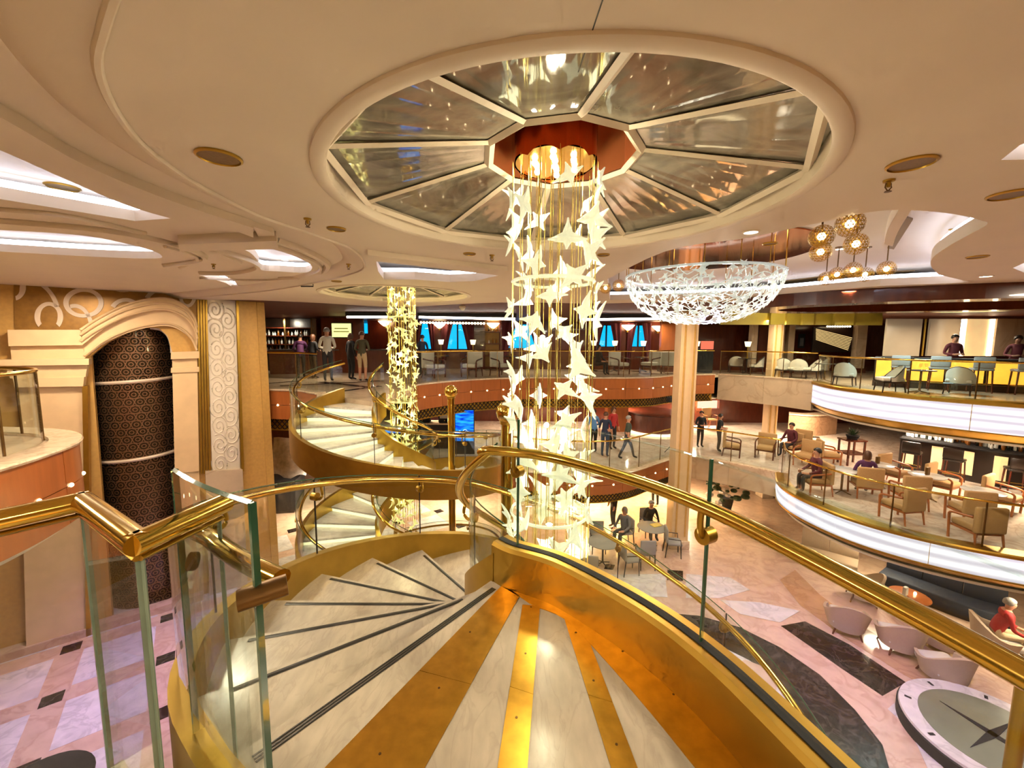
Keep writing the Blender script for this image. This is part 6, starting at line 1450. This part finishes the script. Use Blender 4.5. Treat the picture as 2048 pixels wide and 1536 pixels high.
# ------------------------------------------------------------------ people (one skinned body each; hair is a child)
PEOPLE = []
def person(label, loc, rz, h=1.75, shirt='grey', trousers='black', shoes='black', hair='hair_dark', skin='skin', seated=False, short_sleeve=False, shorts=False, stride=0.0, arms='down', long_hair=False, lean=0.0, turn=0.0):
    k = h / 1.75; V = []; E = []; R = []; T = []
    def v(x, y, z, r): V.append(Vector((x, -y, z)) * k); R.append(r * k); return len(V) - 1
    def e(a, b, tag_): E.append((a, b)); T.append(tag_)
    hz = .52 if seated else .95; dz = hz - .95; L = lean
    pel = v(0, 0, .96 + dz, .135); sp = v(0, .02 * L, 1.14 + dz, .13); ch = v(0, .05 + .16 * L, 1.34 + dz, .155); up = v(0, .02 + .22 * L, 1.44 + dz, .10); nk = v(0, .02 + .24 * L, 1.51 + dz, .055)
    hb = v(.0 + .02 * turn, .03 + .26 * L, 1.58 + dz, .075); hm = v(.02 * turn, .045 + .28 * L, 1.655 + dz, .092); ht = v(.02 * turn, .03 + .28 * L, 1.715 + dz, .07)
    nose = v(.05 * turn, .14 + .28 * L, 1.635 + dz, .014)
    for a, b, t in ((pel, sp, 'torso'), (sp, ch, 'torso'), (ch, up, 'torso'), (up, nk, 'neck'), (nk, hb, 'neck'), (hb, hm, 'head'), (hm, ht, 'head'), (hm, nose, 'head')): e(a, b, t)
    for s in (-1, 1):
        sh = v(s * .175, .02 + .2 * L, 1.42 + dz, .065)
        if arms == 'down': pts = [(s * .235, -.01, 1.14, .045), (s * .25, .07, .92, .034), (s * .25, .10, .84, .036)]
        elif arms == 'front': pts = [(s * .25, .0, 1.15, .045), (s * .14, .24, 1.10, .034), (s * .07, .30, 1.12, .036)]
        elif arms == 'rest': pts = [(s * .26, .08, 1.16, .045), (s * .20, .32, 1.04, .034), (s * .14, .40, 1.04, .036)]
        else: pts = [(s * .26, -.02, 1.15, .045), (s * .25, .20, 1.05 + (.05 if s > 0 else -.1), .034), (s * .22, .27, 1.08 + (.08 if s > 0 else -.12), .036)]
        el = v(pts[0][0], pts[0][1] + .15 * L, pts[0][2] + dz, pts[0][3]); wr = v(pts[1][0], pts[1][1] + .15 * L, pts[1][2] + dz, pts[1][3]); hd = v(pts[2][0], pts[2][1] + .15 * L, pts[2][2] + dz, pts[2][3])
        e(up, sh, 'torso'); e(sh, el, 'arm_u'); e(el, wr, 'arm_l'); e(wr, hd, 'hand')
        d = (V[hd] - V[wr]).normalized() * k; sd = Vector((s, 0, 0)) * k
        for q, (o, ln) in enumerate(((-.026, .075), (-.009, .085), (.009, .08), (.026, .062))):
            w = Vector((0, o, 0)) * k if arms == 'down' else Vector((0, 0, o)) * k
            f = len(V); V.append(V[hd] + w + d * ln); R.append(.009 * k); e(hd, f, 'hand')
        f = len(V); V.append(V[wr].lerp(V[hd], .6) + (Vector((0, -.05, -.01)) if arms == 'down' else Vector((-s * .05, 0, .02))) * k); R.append(.010 * k); e(wr, f, 'hand')
        hp = v(s * .09, 0, .90 + dz, .10)
        if seated: kn = v(s * .11, .42, .52, .065); an = v(s * .11, .40, .10, .045); to = v(s * .12, .54, .04, .036)
        else:
            st = stride * s; kn = v(s * .10, .03 + .16 * st, .50, .065); an = v(s * .10, -.02 + .30 * st, .09, .043); to = v(s * .115, .13 + .30 * st, .04, .036)
        e(pel, hp, 'leg_u'); e(hp, kn, 'leg_u'); e(kn, an, 'leg_l'); e(an, to, 'foot')
    me = bpy.data.meshes.new('skeleton'); me.from_pydata(V, E, []); me.update()
    o = bpy.data.objects.new('skeleton', me); COL.objects.link(o)
    md = o.modifiers.new('skin', 'SKIN'); md.use_smooth_shade = True
    for i, sv in enumerate(me.skin_vertices[0].data): sv.radius = (R[i], R[i]); sv.use_root = (i == 0)
    ss = o.modifiers.new('sub', 'SUBSURF'); ss.levels = 1; ss.render_levels = 1
    PEOPLE.append((o, label, loc, rz, V, E, T, k, dict(torso=shirt, arm_u=shirt, arm_l=('skin' if short_sleeve else shirt), hand='skin', head='skin', neck='skin', leg_u=trousers, leg_l=('skin' if shorts else trousers), foot=shoes), hair, skin, long_hair, hm, ht))
def finish_people():
    dg = bpy.context.evaluated_depsgraph_get(); dg.update()
    for (o, label, loc, rz, V, E, T, k, mp, hair, skin, long_hair, hm, ht) in PEOPLE:
        me = bpy.data.meshes.new_from_object(o.evaluated_get(dg)); names = []
        for q in mp.values():
            q = skin if q == 'skin' else q
            if q not in names: names.append(q)
        me.materials.clear()
        for n in names: me.materials.append(M[n])
        idx = []
        for p in me.polygons:
            c = p.center; best = None
            for (a, b), t in zip(E, T):
                A, B = V[a], V[b]; d = B - A; u = max(0, min(1, (c - A).dot(d) / max(1e-9, d.length_squared))); q = (c - (A + d * u)).length
                if best is None or q < best[0]: best = (q, t)
            n = mp[best[1]]; idx.append(names.index(skin if n == 'skin' else n))
        me.polygons.foreach_set('material_index', idx); me.polygons.foreach_set('use_smooth', [True] * len(idx)); me.update(); me.name = 'person'
        b = bpy.data.objects.new('person', me); COL.objects.link(b); b.location = loc; b.rotation_euler.z = rz; tag(b, label, 'person')
        H = V[hm].lerp(V[ht], .45); s = MB(); n, m = 14, 8; r = .108 * k; vs = []
        for i in range(m + 1):
            a = PI / 2 - (PI * .62) * i / m
            for q in range(n):
                th = 2 * PI * q / n; front = max(0, -math.sin(th)); aa = max(a, PI / 2 - (PI * .62) * (1 - .50 * front) * i / m)
                vs.append(H + Vector((r * .92 * math.cos(aa) * math.cos(th), r * 1.08 * math.cos(aa) * math.sin(th) + .012 * k, r * math.sin(aa) * 1.02 - (.10 * k * (i / m) ** 3 * (1 - front) if long_hair else 0))))
        s.add(vs, [(i * n + q, i * n + (q + 1) % n, (i + 1) * n + (q + 1) % n, (i + 1) * n + q) for i in range(m) for q in range(n)])
        h = s.build('hair', M[hair], None, 80); h.parent = b
        s = MB()
        for sx in (-1, 1): s.sphere(V[hm] + Vector((sx * .035, -.088, .0)) * k, .011 * k, 6, 4)
        e_ = s.build('eyes', M['hair_dark'], None); e_.parent = b
        s = MB(); s.sphere(V[hm] + Vector((0, -.088, -.062)) * k, .02 * k, 8, 4, (1, .4, .3)); e_ = s.build('mouth', M['maroon'], None); e_.parent = b
        bpy.data.objects.remove(o)
def at7(px, py): return on(px, py, Z7)
def at6(px, py): return on(px, py, Z6)
def at5(px, py): return on(px, py, Z5)
BACK = PI
# far upper gallery
person('person in a white shirt standing at the far bar with back to us', at7(657, 763), BACK + .2, 1.9, 'white', 'darkgrey', hair='hair_grey', arms='front')
person('person in olive sweater and khaki shorts standing at the far bar', at7(726, 763), BACK, 1.78, 'olive', 'khaki', 'black', 'hair_brown', shorts=True, arms='front')
person('person in black dress between the white shirt and the olive sweater', at7(703, 760), BACK - .6, 1.72, 'black', 'black', hair='hair_brown', long_hair=True)
person('person in dark purple top leaning on the bar at left', at7(603, 757), BACK + .4, 1.7, 'purple', 'black', hair='hair_dark', arms='rest', lean=.6)
person('person in black with reddish hair second from the left at the bar', at7(628, 757), BACK - .4, 1.68, 'black', 'black', hair='hair_brown', arms='front', long_hair=True)
person('silhouetted person against the first blue window', at7(846, 752), BACK + .5, 1.7, 'navy', 'black', hair='hair_dark')
person('person with long dark hair sitting by the fourth blue window', at7(1195, 749), .8, 1.75, 'black', 'black', hair='hair_dark', seated=True, long_hair=True, arms='rest')
# amber bar
q = between(bar_p, 2.35, 2.37)[0] + Vector((.45, 1.05, 0)); person('bartender in red waistcoat behind the amber bar', (q.x, q.y, Z7), -.25, 1.78, 'maroon', 'black', hair='hair_dark', arms='front', skin='skin')
q = between(bar_p, 3.75, 3.77)[0] + Vector((.5, 1.0, 0)); person('second bartender cut by the right frame edge', (q.x, q.y, Z7), -.6, 1.75, 'maroon', 'black', hair='hair_dark', arms='front', skin='skin_dark')
# middle deck
person('person in a bright blue shirt standing with back turned on the middle deck', at6(1186, 906), BACK + .3, 1.72, 'blue', 'black', hair='hair_dark', arms='front')
person('person in dark blue shirt right beside the blue shirt', at6(1209, 914), BACK - .5, 1.70, 'navy', 'jeans', hair='hair_brown', short_sleeve=True)
person('person in red seen behind the two in blue', at6(1224, 898), .5, 1.72, 'red', 'black', hair='hair_brown', long_hair=True)
person('person in grey-green T-shirt walking across the middle deck', at6(1253, 917), 1.35, 1.6, 'green', 'darkgrey', hair='hair_grey', short_sleeve=True, stride=1.0)
person('person in a black suit facing us with folded hands beyond the column', at6(1399, 894), .1, 1.5, 'black', 'black', hair='hair_dark', arms='front')
person('person in black T-shirt standing by the wicker armchair', at6(1436, 903), 1.2, 1.5, 'black', 'darkgrey', hair='hair_dark', short_sleeve=True, arms='front')
# ground floor
person('person in black sweater standing under the balcony lattice', at5(1226, 1056), -1.4, 1.75, 'black', 'darkgrey', 'maroon', 'hair_dark')
person('person in dark trousers standing far back on the amber-lit floor', at5(1310, 1012), BACK, 1.75, 'darkgrey', 'black', 'black', 'hair_dark')
pq = G(1248, 1088, Z5); person('seated person in grey striped top at the dining table', (pq.x, pq.y, Z5 + .0), -.9 + PI * .0, 1.75, 'grey', 'darkgrey', hair='hair_grey', seated=True, arms='rest', long_hair=True)
pq = G(1296, 1070, Z5); person('seated person in black at the far side of the dining table', (pq.x, pq.y, Z5), .1, 1.78, 'black', 'black', hair='hair_grey', seated=True, arms='rest', lean=.5)
# lower right gallery and lounge
pq = G(1728, 992, Z6); person('seated person in purple top at the lower gallery table', (pq.x, pq.y, Z6), 2.6, 1.7, 'purple', 'taupe_fabric', hair='hair_brown', seated=True, arms='rest', long_hair=True)
pq = G(1630, 985, Z6); person('seated person in dark red at the tip of the lower gallery', (pq.x, pq.y, Z6), -1.7, 1.72, 'maroon', 'darkgrey', hair='hair_dark', seated=True, arms='rest')
pq = G(1580, 912, Z6); person('person in burgundy sitting by the reception counter', (pq.x, pq.y, Z6), -1.2, 1.7, 'maroon', 'darkgrey', hair='hair_dark', seated=True, arms='rest')
R_wk.put((pq.x, pq.y, Z6), -1.2, 'wicker armchair under the person in burgundy')
pq = G(1988, 1304, Z5); person('seated person in red top in the lounge at the right edge', (pq.x, pq.y, Z5), math.radians(60), 1.75, 'red', 'khaki', hair='hair_grey', seated=True, arms='rest', lean=.4)
finish_people()
